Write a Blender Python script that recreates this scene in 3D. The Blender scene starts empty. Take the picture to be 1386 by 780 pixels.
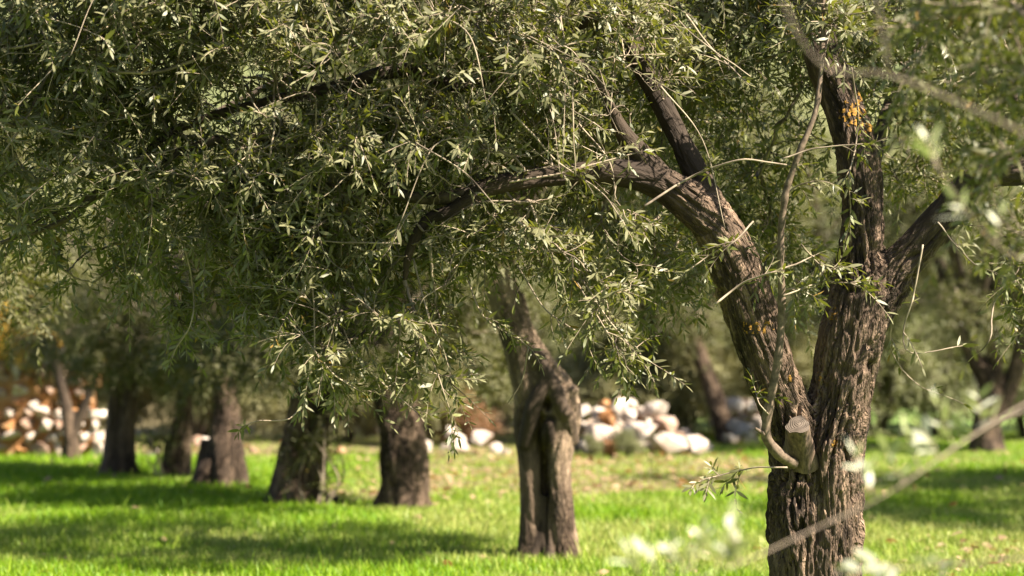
import bpy, bmesh, math, random
import numpy as np
from mathutils import Vector, Matrix

# ------------------------------------------------------------------ camera, light, exposure
SC = bpy.context.scene
COL = SC.collection
FPX, CX, CY, HORIZON, CAMH = 2800.0, 693.0, 390.0, 460.0, 1.5
PITCH = math.atan((HORIZON - CY) / FPX)
cam = bpy.data.cameras.new('camera')
cam.sensor_width = 36.0
cam.lens = FPX / 1386.0 * 36.0
cam.clip_end = 2000.0
cam.dof.use_dof = True
cam.dof.focus_distance = 8.85
cam.dof.aperture_fstop = 1.85
camo = bpy.data.objects.new('camera', cam)
camo.location = (0, 0, CAMH)
camo.rotation_euler = (math.pi / 2 + PITCH, 0, 0)
COL.objects.link(camo)
SC.camera = camo

SUN_EL, SUN_AZ = math.radians(47.0), math.radians(114.0)      # azimuth clockwise from +Y (the view)
sv = Vector((math.sin(SUN_AZ) * math.cos(SUN_EL), math.cos(SUN_AZ) * math.cos(SUN_EL), math.sin(SUN_EL)))
W = bpy.data.worlds.new('World')
SC.world = W
W.use_nodes = True
nt = W.node_tree
for n in list(nt.nodes):
    nt.nodes.remove(n)
wo = nt.nodes.new('ShaderNodeOutputWorld')
wb = nt.nodes.new('ShaderNodeBackground')
sk = nt.nodes.new('ShaderNodeTexSky')
sk.sky_type = 'NISHITA'
sk.sun_disc = False
sk.sun_elevation = SUN_EL
sk.sun_rotation = SUN_AZ
wb.inputs[1].default_value = 0.05
nt.links.new(sk.outputs[0], wb.inputs[0])
nt.links.new(wb.outputs[0], wo.inputs[0])
sun = bpy.data.lights.new('sun', 'SUN')
sun.energy = 5.0
sun.angle = math.radians(0.5)
sun.color = (1.0, 0.92, 0.76)
suno = bpy.data.objects.new('sun', sun)
suno.rotation_euler = sv.to_track_quat('Z', 'Y').to_euler()
suno.location = (6, -6, 12)
COL.objects.link(suno)
SC.view_settings.view_transform = 'Standard'
SC.view_settings.look = 'None'
SC.view_settings.exposure = 2.28
SC.view_settings.gamma = 1.0
SC.render.engine = 'CYCLES'
SC.cycles.use_adaptive_sampling = False
SC.cycles.use_denoising = True
SC.cycles.max_bounces = 5
SC.cycles.diffuse_bounces = 2
SC.cycles.glossy_bounces = 2
SC.cycles.transmission_bounces = 2
SC.cycles.sample_clamp_indirect = 6.0

RNG = np.random.default_rng(11)
random.seed(5)
UP = np.array([0, 0, 1.0])


def P(px, py, d):
    """a point of the photograph at distance d (metres along the ground) as a place in the grove"""
    return np.array([(px - CX) / FPX * d, d, CAMH + (HORIZON - py) / FPX * d])


def gd(py):
    return CAMH * FPX / (py - HORIZON)


# ------------------------------------------------------------------ numeric helpers
_perm = np.random.default_rng(3).permutation(256).astype(np.int64)
_perm = np.concatenate([_perm, _perm])
_grad = np.random.default_rng(4).normal(size=(256, 3))
_grad /= np.linalg.norm(_grad, axis=1)[:, None]


def noise(q):
    """gradient noise, about -0.7..0.7"""
    q = np.asarray(q, float)
    i = np.floor(q).astype(np.int64)
    f = q - i
    u = f * f * f * (f * (f * 6 - 15) + 10)
    i &= 255
    out = 0
    for dx in (0, 1):
        wx = u[:, 0] if dx else 1 - u[:, 0]
        for dy in (0, 1):
            wy = u[:, 1] if dy else 1 - u[:, 1]
            for dz in (0, 1):
                wz = u[:, 2] if dz else 1 - u[:, 2]
                h = _perm[(_perm[(_perm[(i[:, 0] + dx) & 255] + i[:, 1] + dy) & 255] + i[:, 2] + dz) & 255]
                g = _grad[h]
                out = out + wx * wy * wz * (g[:, 0] * (f[:, 0] - dx) + g[:, 1] * (f[:, 1] - dy) + g[:, 2] * (f[:, 2] - dz))
    return out


def sstep(a, b, x):
    t = np.clip((x - a) / (b - a), 0, 1)
    return t * t * (3 - 2 * t)


def norm(v):
    return v / np.maximum(np.linalg.norm(v, axis=-1, keepdims=True), 1e-9)


def perp(v):
    a = np.where(np.abs(v[..., 2:3]) < 0.9, np.array([0, 0, 1.0]), np.array([1.0, 0, 0]))
    return norm(np.cross(v, a))


def mesh_np(name, V, F, attrs=None, smooth=False):
    """mesh from (n,3) vertices and an (m,3) or (m,4) face array, with float or vector point attributes"""
    V = np.asarray(V, np.float32)
    F = np.asarray(F, np.int32)
    me = bpy.data.meshes.new(name)
    k = F.shape[1]
    me.vertices.add(len(V))
    me.vertices.foreach_set('co', V.ravel())
    me.loops.add(F.size)
    me.loops.foreach_set('vertex_index', F.ravel())
    me.polygons.add(len(F))
    me.polygons.foreach_set('loop_start', np.arange(0, F.size, k, dtype=np.int32))
    me.polygons.foreach_set('loop_total', np.full(len(F), k, np.int32))
    if smooth:
        me.polygons.foreach_set('use_smooth', np.ones(len(F), bool))
    me.update(calc_edges=True)
    for a, val in (attrs or {}).items():
        val = np.asarray(val, np.float32)
        if val.ndim == 1:
            at = me.attributes.new(a, 'FLOAT', 'POINT')
            at.data.foreach_set('value', val)
        else:
            at = me.attributes.new(a, 'FLOAT_VECTOR', 'POINT')
            at.data.foreach_set('vector', val.ravel())
    return me


def spline(ctrl, step):
    """Catmull-Rom through rows of any width (x,y,z,r), about one sample each step metres"""
    c = np.asarray(ctrl, float)
    if len(c) == 2:
        n = max(2, int(np.linalg.norm(c[1, :3] - c[0, :3]) / step) + 1)
        t = np.linspace(0, 1, n)[:, None]
        return c[0] * (1 - t) + c[1] * t
    e = np.vstack([2 * c[0] - c[1], c, 2 * c[-1] - c[-2]])
    out = []
    for i in range(1, len(e) - 2):
        p0, p1, p2, p3 = e[i - 1], e[i], e[i + 1], e[i + 2]
        n = max(1, int(round(np.linalg.norm(p2[:3] - p1[:3]) / step)))
        t = (np.arange(n) / n)[:, None]
        out.append(0.5 * (2 * p1 + (p2 - p0) * t + (2 * p0 - 5 * p1 + 4 * p2 - p3) * t ** 2 + (3 * p1 - p0 - 3 * p2 + p3) * t ** 3))
    out.append(c[-1:])
    r = np.vstack(out)
    if r.shape[1] > 3:
        r[:, 3:] = np.maximum(r[:, 3:], 0.0006)
    return r


def tube(path, sides=10, caps=True):
    """path rows x,y,z,r -> verts, tris, and the per-vertex station along it"""
    p = np.asarray(path, float)
    c, r = p[:, :3], p[:, 3]
    t = norm(np.gradient(c, axis=0))
    n = perp(t[0])
    V = []
    ang = np.linspace(0, 2 * np.pi, sides, endpoint=False)
    for i in range(len(c)):
        n = n - t[i] * np.dot(n, t[i])
        n = n / np.linalg.norm(n)
        b = np.cross(t[i], n)
        V.append(c[i] + r[i] * (np.cos(ang)[:, None] * n + np.sin(ang)[:, None] * b))
    V = np.vstack(V)
    m = len(c)
    i = np.arange(m - 1)[:, None] * sides
    j = np.arange(sides)[None, :]
    k = (j + 1) % sides
    a, b_, c_, d_ = (i + j).ravel(), (i + k).ravel(), (i + sides + k).ravel(), (i + sides + j).ravel()
    F = np.vstack([np.stack([a, b_, c_], 1), np.stack([a, c_, d_], 1)])
    if caps:
        V = np.vstack([V, c[:1], c[-1:]])
        s, e = m * sides, m * sides + 1
        jj = np.arange(sides)
        kk = (jj + 1) % sides
        F = np.vstack([F, np.stack([np.full(sides, s), kk, jj], 1),
                       np.stack([np.full(sides, e), (m - 1) * sides + jj, (m - 1) * sides + kk], 1)])
    return V, F


def tubes_batch(paths, radii, sides=3):
    """paths (n,m,3), radii (n,m): thin twigs, all at once"""
    n, m, _ = paths.shape
    t = norm(np.gradient(paths, axis=1))
    ref = perp(t[:, m // 2])[:, None, :] + np.zeros((n, m, 3))
    u = norm(ref - t * np.sum(ref * t, -1, keepdims=True))
    b = np.cross(t, u)
    ang = np.arange(sides) * 2 * np.pi / sides
    V = paths[:, :, None, :] + radii[:, :, None, None] * (np.cos(ang)[:, None] * u[:, :, None, :] + np.sin(ang)[:, None] * b[:, :, None, :])
    V = V.reshape(-1, 3)
    base = (np.arange(n) * m * sides)[:, None, None]
    i = (np.arange(m - 1) * sides)[None, :, None]
    j = np.arange(sides)[None, None, :]
    k = (j + 1) % sides
    F = np.stack([base + i + j, base + i + k, base + i + sides + k, base + i + sides + j], -1).reshape(-1, 4)
    return V, F


# ------------------------------------------------------------------ object helpers
def add(name, me, mat, parent=None, kind=None, label=None):
    o = bpy.data.objects.new(name, me)
    COL.objects.link(o)
    if mat is not None and len(me.materials) == 0:
        me.materials.append(mat)
    if parent is not None:
        o.parent = parent
        o.matrix_parent_inverse = Matrix.Translation(-Vector(parent.location)) if parent.type == 'EMPTY' else Matrix()
    if kind:
        o['kind'] = kind
    if label:
        o['label'] = label
    return o


def thing(name, label, cat, loc, group=None):
    o = bpy.data.objects.new(name, None)
    o.empty_display_size = 0.2
    COL.objects.link(o)
    o.location = loc
    o['label'] = label
    o['category'] = cat
    if group:
        o['group'] = group
    return o


# ------------------------------------------------------------------ materials
class NT:
    def __init__(self, name):
        self.m = bpy.data.materials.new(name)
        self.m.use_nodes = True
        self.t = self.m.node_tree
        for n in list(self.t.nodes):
            self.t.nodes.remove(n)
        self.out = self.n('OutputMaterial')

    def n(self, k, **ins):
        x = self.t.nodes.new('ShaderNode' + k)
        for a, v in ins.items():
            self.set(x, a, v)
        return x

    def set(self, x, a, v):
        s = x.inputs[int(a[1:])] if a[0] == '_' else x.inputs[a.replace('_', ' ')]
        if hasattr(v, 'links') or isinstance(v, bpy.types.NodeSocket):
            self.t.links.new(v, s)
        else:
            s.default_value = v

    def attr(self, name):
        x = self.n('Attribute')
        x.attribute_name = name
        return x

    def mix(self, f, a, b):
        x = self.n('Mix')
        x.data_type = 'RGBA'
        for s, v in ((x.inputs[0], f), (x.inputs[6], a), (x.inputs[7], b)):
            if isinstance(v, bpy.types.NodeSocket):
                self.t.links.new(v, s)
            else:
                s.default_value = v if not isinstance(v, tuple) else (*v, 1)
        return x.outputs[2]

    def ramp(self, f, stops):
        x = self.n('ValToRGB')
        el = x.color_ramp.elements
        while len(el) < len(stops):
            el.new(0.5)
        for e, (p, c) in zip(el, stops):
            e.position = p
            e.color = (*c, 1) if isinstance(c, tuple) else (c, c, c, 1)
        self.t.links.new(f, x.inputs[0])
        return x.outputs[0]

    def noise(self, vec, scale, detail=4, rough=0.55):
        x = self.n('TexNoise')
        x.inputs['Scale'].default_value = scale
        x.inputs['Detail'].default_value = detail
        x.inputs['Roughness'].default_value = rough
        if vec is not None:
            self.t.links.new(vec, x.inputs['Vector'])
        return x.outputs[0]

    def mapping(self, vec, scale):
        x = self.n('Mapping')
        self.t.links.new(vec, x.inputs['Vector'])
        x.inputs['Scale'].default_value = scale
        return x.outputs[0]

    def bump(self, h, strength, dist):
        x = self.n('Bump')
        x.inputs['Strength'].default_value = strength
        x.inputs['Distance'].default_value = dist
        self.t.links.new(h, x.inputs['Height'])
        return x.outputs[0]

    def finish(self, shader):
        self.t.links.new(shader, self.out.inputs[0])
        return self.m


def bark_material(name, dark, mid, pale, fine=1.0):
    m = NT(name)
    q = m.attr('bark').outputs['Vector']
    a = m.noise(m.mapping(q, (26, 26, 5)), 1.0, 6, 0.62)
    b = m.noise(m.mapping(q, (3.2, 3.2, 1.6)), 1.0, 4, 0.6)
    f = m.noise(m.mapping(q, (95, 95, 26)), 1.0, 4, 0.65)
    base = m.ramp(a, [(0.33, dark), (0.52, mid), (0.72, pale)])
    big = m.ramp(b, [(0.40, tuple(x * 0.6 for x in mid)), (0.68, pale)])
    col = m.mix(0.42, base, big)
    col = m.mix(m.ramp(f, [(0.55, 0.0), (0.75, 0.5)]), col, tuple(min(1, x * 1.25) for x in pale))
    yg = m.attr('young_shaded').outputs['Fac']
    col = m.mix(yg, col, m.ramp(b, [(0.35, (0.015, 0.009, 0.006)), (0.7, (0.062, 0.042, 0.028))]))  # thin limbs: young bark tone, darkened further with the canopy shade painted in
    cr = m.n('Math')
    cr.operation = 'ABSOLUTE'
    sb = m.n('Math')
    sb.operation = 'SUBTRACT'
    m.t.links.new(m.noise(m.mapping(q, (44, 44, 9)), 1.0, 3, 0.6), sb.inputs[0])
    sb.inputs[1].default_value = 0.5
    m.t.links.new(sb.outputs[0], cr.inputs[0])
    plate = m.ramp(cr.outputs[0], [(0.0, 0.0), (0.09, 1.0)])
    hsum = m.n('Math')
    hsum.operation = 'MULTIPLY_ADD'
    m.t.links.new(a, hsum.inputs[0])
    hsum.inputs[1].default_value = 1.6
    m.t.links.new(f, hsum.inputs[2])
    hs2 = m.n('Math')
    hs2.operation = 'MULTIPLY_ADD'
    m.t.links.new(plate, hs2.inputs[0])
    hs2.inputs[1].default_value = 0.7
    m.t.links.new(hsum.outputs[0], hs2.inputs[2])
    nb = m.bump(hs2.outputs[0], 1.0 * fine, 0.018)
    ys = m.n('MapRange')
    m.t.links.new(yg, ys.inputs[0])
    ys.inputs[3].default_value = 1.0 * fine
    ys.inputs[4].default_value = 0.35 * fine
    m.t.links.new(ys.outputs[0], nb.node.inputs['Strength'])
    p = m.n('BsdfPrincipled', Base_Color=col, Roughness=0.88, Normal=nb)
    p.inputs['Specular IOR Level'].default_value = 0.25
    return m.finish(p.outputs[0])


def simple_bark(name, c1, c2, sc=38):
    m = NT(name)
    g = m.n('NewGeometry')
    f = m.noise(g.outputs['Position'], sc, 4, 0.6)
    col = m.ramp(f, [(0.35, c1), (0.65, c2)])
    p = m.n('BsdfPrincipled', Base_Color=col, Roughness=0.8, Normal=m.bump(f, 0.5, 0.004))
    p.inputs['Specular IOR Level'].default_value = 0.3
    return m.finish(p.outputs[0])


def leaf_material(name, top_a, top_b, under, trans, tw=0.28, gloss=0.4, odd=None, spec=0.42):
    m = NT(name)
    r = m.attr('rnd').outputs['Fac']
    g = m.n('NewGeometry')
    top = m.ramp(r, [(0.0, top_a), (0.93, top_b), (0.965, odd or top_b)])
    col = m.mix(g.outputs['Backfacing'], top, m.mix(r, under, tuple(x * 0.8 for x in under)))
    p = m.n('BsdfPrincipled', Base_Color=col, Roughness=gloss)
    p.inputs['Specular IOR Level'].default_value = spec
    t = m.n('BsdfTranslucent', Color=m.mix(r, trans, tuple(x * 0.8 for x in trans)))
    x = m.n('MixShader')
    x.inputs[0].default_value = tw
    m.t.links.new(p.outputs[0], x.inputs[1])
    m.t.links.new(t.outputs[0], x.inputs[2])
    return m.finish(x.outputs[0])


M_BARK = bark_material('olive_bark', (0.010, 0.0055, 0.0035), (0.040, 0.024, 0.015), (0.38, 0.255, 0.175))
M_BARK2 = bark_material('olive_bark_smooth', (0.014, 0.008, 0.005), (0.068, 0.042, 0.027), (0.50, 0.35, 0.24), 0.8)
M_LIMB = simple_bark('limb_bark', (0.028, 0.019, 0.013), (0.085, 0.060, 0.042))
M_TWIG = simple_bark('twig_bark', (0.045, 0.031, 0.022), (0.36, 0.28, 0.20), 5.0)
M_NEARTWIG = simple_bark('near_twig_bark', (0.10, 0.072, 0.052), (0.21, 0.16, 0.12), 5.0)
M_LEAF = leaf_material('olive_leaf', (0.030, 0.037, 0.008), (0.132, 0.138, 0.036), (0.165, 0.155, 0.075), (0.21, 0.22, 0.022), 0.26, 0.50, (0.22, 0.13, 0.03), 0.40)
M_LEAFB = leaf_material('olive_leaf_far', (0.036, 0.044, 0.009), (0.105, 0.108, 0.028), (0.115, 0.108, 0.050), (0.18, 0.19, 0.02), 0.22, 0.5, (0.14, 0.09, 0.03), 0.2)
M_LEAFF = leaf_material('olive_leaf_silver', (0.30, 0.33, 0.15), (0.42, 0.43, 0.24), (0.62, 0.61, 0.45), (0.34, 0.38, 0.12), 0.25, 0.4)
M_SHRUB = leaf_material('scrub_leaf', (0.14, 0.135, 0.042), (0.25, 0.22, 0.085), (0.27, 0.25, 0.12), (0.28, 0.25, 0.06), 0.3, 0.6)
M_SHRUBG = leaf_material('green_scrub_leaf', (0.085, 0.10, 0.03), (0.16, 0.165, 0.058), (0.19, 0.19, 0.085), (0.20, 0.22, 0.05), 0.3, 0.6)
M_RUST = leaf_material('rusty_leaf', (0.16, 0.065, 0.022), (0.26, 0.13, 0.045), (0.24, 0.13, 0.06), (0.26, 0.10, 0.03), 0.3, 0.6)
M_YELLOW = leaf_material('yellow_leaf', (0.60, 0.36, 0.02), (0.75, 0.47, 0.03), (0.65, 0.42, 0.06), (0.7, 0.4, 0.02), 0.3, 0.6)


def lichen_material():
    m = NT('orange_lichen')
    g = m.n('NewGeometry')
    f = m.noise(g.outputs['Position'], 120, 3)
    p = m.n('BsdfPrincipled', Base_Color=m.ramp(f, [(0.35, (0.13, 0.060, 0.010)), (0.65, (0.33, 0.165, 0.012))]), Roughness=0.9)
    return m.finish(p.outputs[0])


M_LICHEN = lichen_material()


def sawn_material():
    m = NT('sawn_wood')
    t = m.n('TexCoord')
    f = m.noise(m.mapping(t.outputs['Object'], (1, 1, .14)), 60, 5)
    p = m.n('BsdfPrincipled', Base_Color=m.ramp(f, [(0.3, (0.030, 0.018, 0.011)), (0.7, (0.17, 0.108, 0.07))]), Roughness=0.85, Normal=m.bump(f, 1.0, 0.008))
    return m.finish(p.outputs[0])


M_SAWN = sawn_material()


def sawn_face_material(c):
    m = NT('sawn_face')
    t = m.n('TexCoord')
    mp = m.n('Mapping')
    m.t.links.new(t.outputs['Object'], mp.inputs['Vector'])
    mp.inputs['Location'].default_value = tuple(-x for x in c)
    w = m.n('TexWave')
    w.wave_type = 'RINGS'
    w.rings_direction = 'SPHERICAL'
    w.inputs['Scale'].default_value = 40
    w.inputs['Distortion'].default_value = 6.0
    w.inputs['Detail'].default_value = 4.0
    m.t.links.new(mp.outputs[0], w.inputs['Vector'])
    p = m.n('BsdfPrincipled', Base_Color=m.ramp(w.outputs[0], [(0.2, (0.06, 0.042, 0.03)), (0.8, (0.10, 0.072, 0.052))]), Roughness=0.85, Normal=m.bump(w.outputs[0], .4, .004))
    return m.finish(p.outputs[0])


M_SAWNFACE = sawn_face_material(P(1080, 571, 8.785) - P(1101, 927, 9.0) * [1, 1, 0] * 0)


def stone_material(name, c1, c2, c3):
    m = NT(name)
    g = m.n('NewGeometry')
    o = m.n('ObjectInfo')
    a = m.noise(g.outputs['Position'], 7, 5, 0.6)
    b = m.noise(g.outputs['Position'], 40, 4, 0.6)
    col = m.ramp(a, [(0.36, c1), (0.52, c2), (0.68, c3)])
    col = m.mix(m.ramp(o.outputs['Random'], [(0, 0.0), (1, 0.4)]), col, c1)
    p = m.n('BsdfPrincipled', Base_Color=col, Roughness=0.9, Normal=m.bump(b, 0.6, 0.02))
    return m.finish(p.outputs[0])


M_STONE = {
    'white': stone_material('white_stone', (0.30, 0.215, 0.165), (0.44, 0.37, 0.315), (0.50, 0.455, 0.41)),
    'pink': stone_material('pinkish_stone', (0.20, 0.105, 0.065), (0.29, 0.19, 0.14), (0.35, 0.27, 0.22)),
    'orange': stone_material('orange_stone', (0.24, 0.09, 0.025), (0.33, 0.155, 0.055), (0.36, 0.235, 0.14)),
    'grey': stone_material('grey_stone', (0.18, 0.15, 0.13), (0.28, 0.25, 0.22), (0.38, 0.35, 0.32)),
}


def ground_material():
    m = NT('meadow_soil')
    g = m.n('NewGeometry')
    pos = g.outputs['Position']
    a = m.noise(pos, 0.9, 4, 0.6)
    b = m.noise(pos, 14, 5, 0.65)
    soil = m.ramp(b, [(0.3, (0.065, 0.042, 0.018)), (0.7, (0.17, 0.115, 0.052))])
    turf = m.ramp(b, [(0.3, (0.060, 0.115, 0.012)), (0.7, (0.12, 0.20, 0.022))])
    s = m.attr('soil').outputs['Fac']
    col = m.mix(s, m.mix(m.ramp(a, [(0.45, 0.0), (0.65, 0.35)]), turf, soil), soil)
    p = m.n('BsdfPrincipled', Base_Color=col, Roughness=0.95, Normal=m.bump(b, 0.8, 0.03))
    return m.finish(p.outputs[0])


def grass_material():
    m = NT('grass_blade')
    r = m.attr('rnd').outputs['Fac']
    d = m.attr('dry').outputs['Fac']
    fresh = m.ramp(r, [(0.0, (0.085, 0.19, 0.003)), (0.6, (0.165, 0.30, 0.004)), (1.0, (0.27, 0.37, 0.012))])
    dry = m.ramp(r, [(0.0, (0.20, 0.26, 0.04)), (1.0, (0.42, 0.40, 0.13))])
    col = m.mix(d, fresh, dry)
    p = m.n('BsdfPrincipled', Base_Color=col, Roughness=0.5)
    p.inputs['Specular IOR Level'].default_value = 0.3
    t = m.n('BsdfTranslucent', Color=col)
    x = m.n('MixShader')
    x.inputs[0].default_value = 0.42
    m.t.links.new(p.outputs[0], x.inputs[1])
    m.t.links.new(t.outputs[0], x.inputs[2])
    return m.finish(x.outputs[0])


def hill_material():
    m = NT('scrub_hill')
    g = m.n('NewGeometry')
    a = m.noise(g.outputs['Position'], 0.6, 5, 0.65)
    b = m.noise(g.outputs['Position'], 3.0, 5, 0.65)
    col = m.mix(m.ramp(b, [(0.4, 0.0), (0.65, 0.8)]), m.ramp(a, [(0.35, (0.055, 0.07, 0.02)), (0.65, (0.14, 0.13, 0.05))]), (0.10, 0.115, 0.035))
    p = m.n('BsdfPrincipled', Base_Color=col, Roughness=0.95, Normal=m.bump(b, 1.0, 0.3))
    return m.finish(p.outputs[0])


# ------------------------------------------------------------------ ground and hill
def soilness(x, y):
    """1 where the turf gives way to bare, littered soil (the strip in front of the stones)"""
    n = noise(np.stack([x * 0.55, y * 0.55, np.full_like(x, 2.5)], 1))
    n2 = noise(np.stack([x * 2.1, y * 2.1, np.full_like(x, 7.5)], 1))
    strip = sstep(18.6, 20.2, y + n * 1.6) * (1 - 0.75 * sstep(25.0, 27.5, y + n)) * sstep(-2.6, -1.2, x + n)
    strip = strip * (1 - 0.75 * sstep(2.6, 4.4, x))
    edge = sstep(26.0, 27.2, y + n) * (1 - sstep(0.8, 2.2, x)) * 0.9
    patch = 0.55 * np.exp(-(((x - 3.7) / 1.3) ** 2 + ((y - 14.3) / 1.0) ** 2))
    return np.clip(np.maximum(np.maximum(strip * (0.95 + n2), patch), edge), 0, 1)


gx = np.concatenate([[-400, -150, -60, -30], np.arange(-16, 16.01, 0.25), [30, 60, 150, 400]])
gy = np.concatenate([[-400, -150, -40, -10, 0, 5], np.arange(8, 40.01, 0.25), [46, 60, 100, 200, 400]])
X, Y = np.meshgrid(gx, gy)
xf, yf = X.ravel(), Y.ravel()
zf = 0.05 * noise(np.stack([xf * 0.35, yf * 0.35, xf * 0], 1)) * sstep(-20, -15, -np.abs(xf))
zf = np.where((np.abs(xf) < 17) & (yf > 7) & (yf < 41), zf, 0)
nx_ = len(gx)
ii = (np.arange(len(gy) - 1)[:, None] * nx_ + np.arange(nx_ - 1)[None, :]).ravel()
gF = np.stack([ii, ii + 1, ii + nx_ + 1, ii + nx_], 1)
ground = add('ground', mesh_np('ground', np.stack([xf, yf, zf], 1), gF, {'soil': soilness(xf, yf)}, True), ground_material(), kind='structure', label='meadow ground of soil and turf under the olive trees')


def ground_z(x, y):
    x, y = np.atleast_1d(np.asarray(x, float)), np.atleast_1d(np.asarray(y, float))
    z = 0.05 * noise(np.stack([x * 0.35, y * 0.35, x * 0], 1)) * sstep(-20, -15, -np.abs(x))
    return np.where((np.abs(x) < 17) & (y > 7) & (y < 41), z, 0)


hx, hy = np.meshgrid(np.linspace(-110, 110, 150), np.linspace(44, 130, 70))
hz = 34 * sstep(0, 1, (hy - 44) / 80.0) - 0.6
hz = hz + 2.2 * noise(np.stack([hx.ravel() * 0.12, hy.ravel() * 0.12, hx.ravel() * 0], 1)).reshape(hx.shape) + 1.0 * noise(np.stack([hx.ravel() * 0.5, hy.ravel() * 0.5, hx.ravel() * 0], 1)).reshape(hx.shape)
hz[0] = -1.5
ii = (np.arange(69)[:, None] * 150 + np.arange(149)[None, :]).ravel()
add('hill', mesh_np('hill', np.stack([hx.ravel(), hy.ravel(), hz.ravel()], 1), np.stack([ii, ii + 1, ii + 151, ii + 150], 1), None, True), hill_material(), kind='structure', label='scrub covered hillside rising behind the grove')


# ------------------------------------------------------------------ trunks: tubes fused, smoothed and barked
def fuse(V, F, voxel, smooth):
    me = mesh_np('fuse', V, F)
    o = bpy.data.objects.new('fuse', me)
    COL.objects.link(o)
    r = o.modifiers.new('r', 'REMESH')
    r.mode = 'VOXEL'
    r.voxel_size = voxel
    s = o.modifiers.new('s', 'SMOOTH')
    s.factor = 0.5
    s.iterations = smooth
    dg = bpy.context.evaluated_depsgraph_get()
    em = o.evaluated_get(dg).to_mesh()
    n = len(em.vertices)
    co = np.empty(n * 3, np.float32)
    em.vertices.foreach_get('co', co)
    em.calc_loop_triangles()
    t = np.empty(len(em.loop_triangles) * 3, np.int32)
    em.loop_triangles.foreach_get('vertices', t)
    o.evaluated_get(dg).to_mesh_clear()
    bpy.data.objects.remove(o)
    bpy.data.meshes.remove(me)
    return co.reshape(-1, 3).astype(float), t.reshape(-1, 3)


def vnormals(V, F):
    fn = np.cross(V[F[:, 1]] - V[F[:, 0]], V[F[:, 2]] - V[F[:, 0]])
    n = np.zeros_like(V)
    for k in range(3):
        for c in range(3):
            n[:, c] += np.bincount(F[:, k], fn[:, c], len(V))
    return norm(n)


def barked(chains, voxel, amp, smooth=6, dents=(), freq=1.0, seed=0.0, sides=14):
    """chains: lists of rows x,y,z,r. Returns verts, tris, the bark coordinate, and the splined chains."""
    cs = [spline(c, 0.045) for c in chains]
    Vs, Fs, off = [], [], 0
    for c in cs:
        v, f = tube(c, sides)
        Vs.append(v)
        Fs.append(f + off)
        off += len(v)
    V, F = fuse(np.vstack(Vs), np.vstack(Fs), voxel, smooth)
    n = len(V)
    best = np.full((len(cs), n), 9.0)
    Q = np.zeros((len(cs), n, 3))
    R = np.zeros((len(cs), n))
    for ci, c in enumerate(cs):
        pts, r = c[:, :3], c[:, 3]
        s = np.concatenate([[0], np.cumsum(np.linalg.norm(np.diff(pts, axis=0), axis=1))])
        t = norm(np.gradient(pts, axis=0))
        nn = perp(t[0])
        ns, bs = [], []
        for k in range(len(pts)):
            nn = nn - t[k] * np.dot(nn, t[k])
            nn /= np.linalg.norm(nn)
            ns.append(nn)
            bs.append(np.cross(t[k], nn))
        ns, bs = np.array(ns), np.array(bs)
        for a in range(0, n, 20000):
            v = V[a:a + 20000]
            d2 = ((v[:, None, :] - pts[None]) ** 2).sum(-1)
            j = d2.argmin(1)
            off_ = v - pts[j]
            best[ci, a:a + 20000] = np.sqrt(d2[np.arange(len(v)), j]) / r[j]
            Q[ci, a:a + 20000] = np.stack([(off_ * ns[j]).sum(1), (off_ * bs[j]).sum(1), s[j] + (off_ * t[j]).sum(1) + ci * 3.7 + seed], 1)
            R[ci, a:a + 20000] = r[j]
    order = np.argsort(best, axis=0)
    ia = order[0]
    ib = order[1] if len(cs) > 1 else order[0]
    ar = np.arange(n)

    def relief(q, r):
        k = 21.0 * freq
        w = noise(q * np.array([6, 6, 3.0]))[:, None] * np.array([0.9, 0.9, 0.4])
        n1 = noise(q * np.array([k, k, 3.9 * freq]) + w)
        n2 = noise(q * np.array([k * 2.1, k * 2.1, 8.5 * freq]) + w * 2 + 11)
        n3 = noise(q * np.array([k * 4.2, k * 4.2, 24.0 * freq]) + 31)
        crack = 1 - sstep(0.0, 0.13, np.abs(n1))
        crack2 = 1 - sstep(0.0, 0.16, np.abs(n2))
        lump = noise(q * np.array([4.5, 4.5, 2.6]) + 5)
        sc = np.clip((r / 0.13) ** 1.7, 0.10, 1.15) * (0.45 + 1.1 * sstep(-.3, .35, noise(q * np.array([3.1, 3.1, 2.0]) + 17)))
        return sc * (-crack * 1.15 - crack2 * 0.5 + n1 * 0.9 + n2 * 0.6 + n3 * 0.5 + lump * 1.5)

    ha = relief(Q[ia, ar], R[ia, ar])
    hb = relief(Q[ib, ar], R[ib, ar])
    gap = best[ib, ar] - best[ia, ar]
    wa = 0.5 + 0.5 * sstep(0, 0.30, gap)
    if len(cs) == 1:
        wa[:] = 1
    h = ha * wa + hb * (1 - wa)
    N = vnormals(V, F)
    D = N * (h * amp)[:, None]
    for c, rad, depth in dents:
        e = (((V - c) / np.asarray(rad)) ** 2).sum(1)
        if depth > .1:                      # a hole bored straight into the front
            D += ((depth * np.exp(-e ** 2)) * (N[:, 1] < .3))[:, None] * np.array([0, 1.0, 0])
        else:
            D += (-depth * np.exp(-e * 1.2))[:, None] * N
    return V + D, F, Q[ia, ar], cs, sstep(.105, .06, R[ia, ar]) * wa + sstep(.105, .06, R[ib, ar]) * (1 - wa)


def bark_mesh(name, chains, voxel, amp, **k):
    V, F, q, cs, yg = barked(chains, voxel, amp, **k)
    return mesh_np(name, V, F, {'bark': q, 'young_shaded': yg}, True), cs, V, F


def C(d_default, *rows):
    """rows (px, py, radius[, d]) -> chain in metres"""
    out = []
    for r in rows:
        p = P(r[0], r[1], r[3] if len(r) > 3 else d_default)
        out.append([*p, r[2]])
    return np.array(out)


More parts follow.
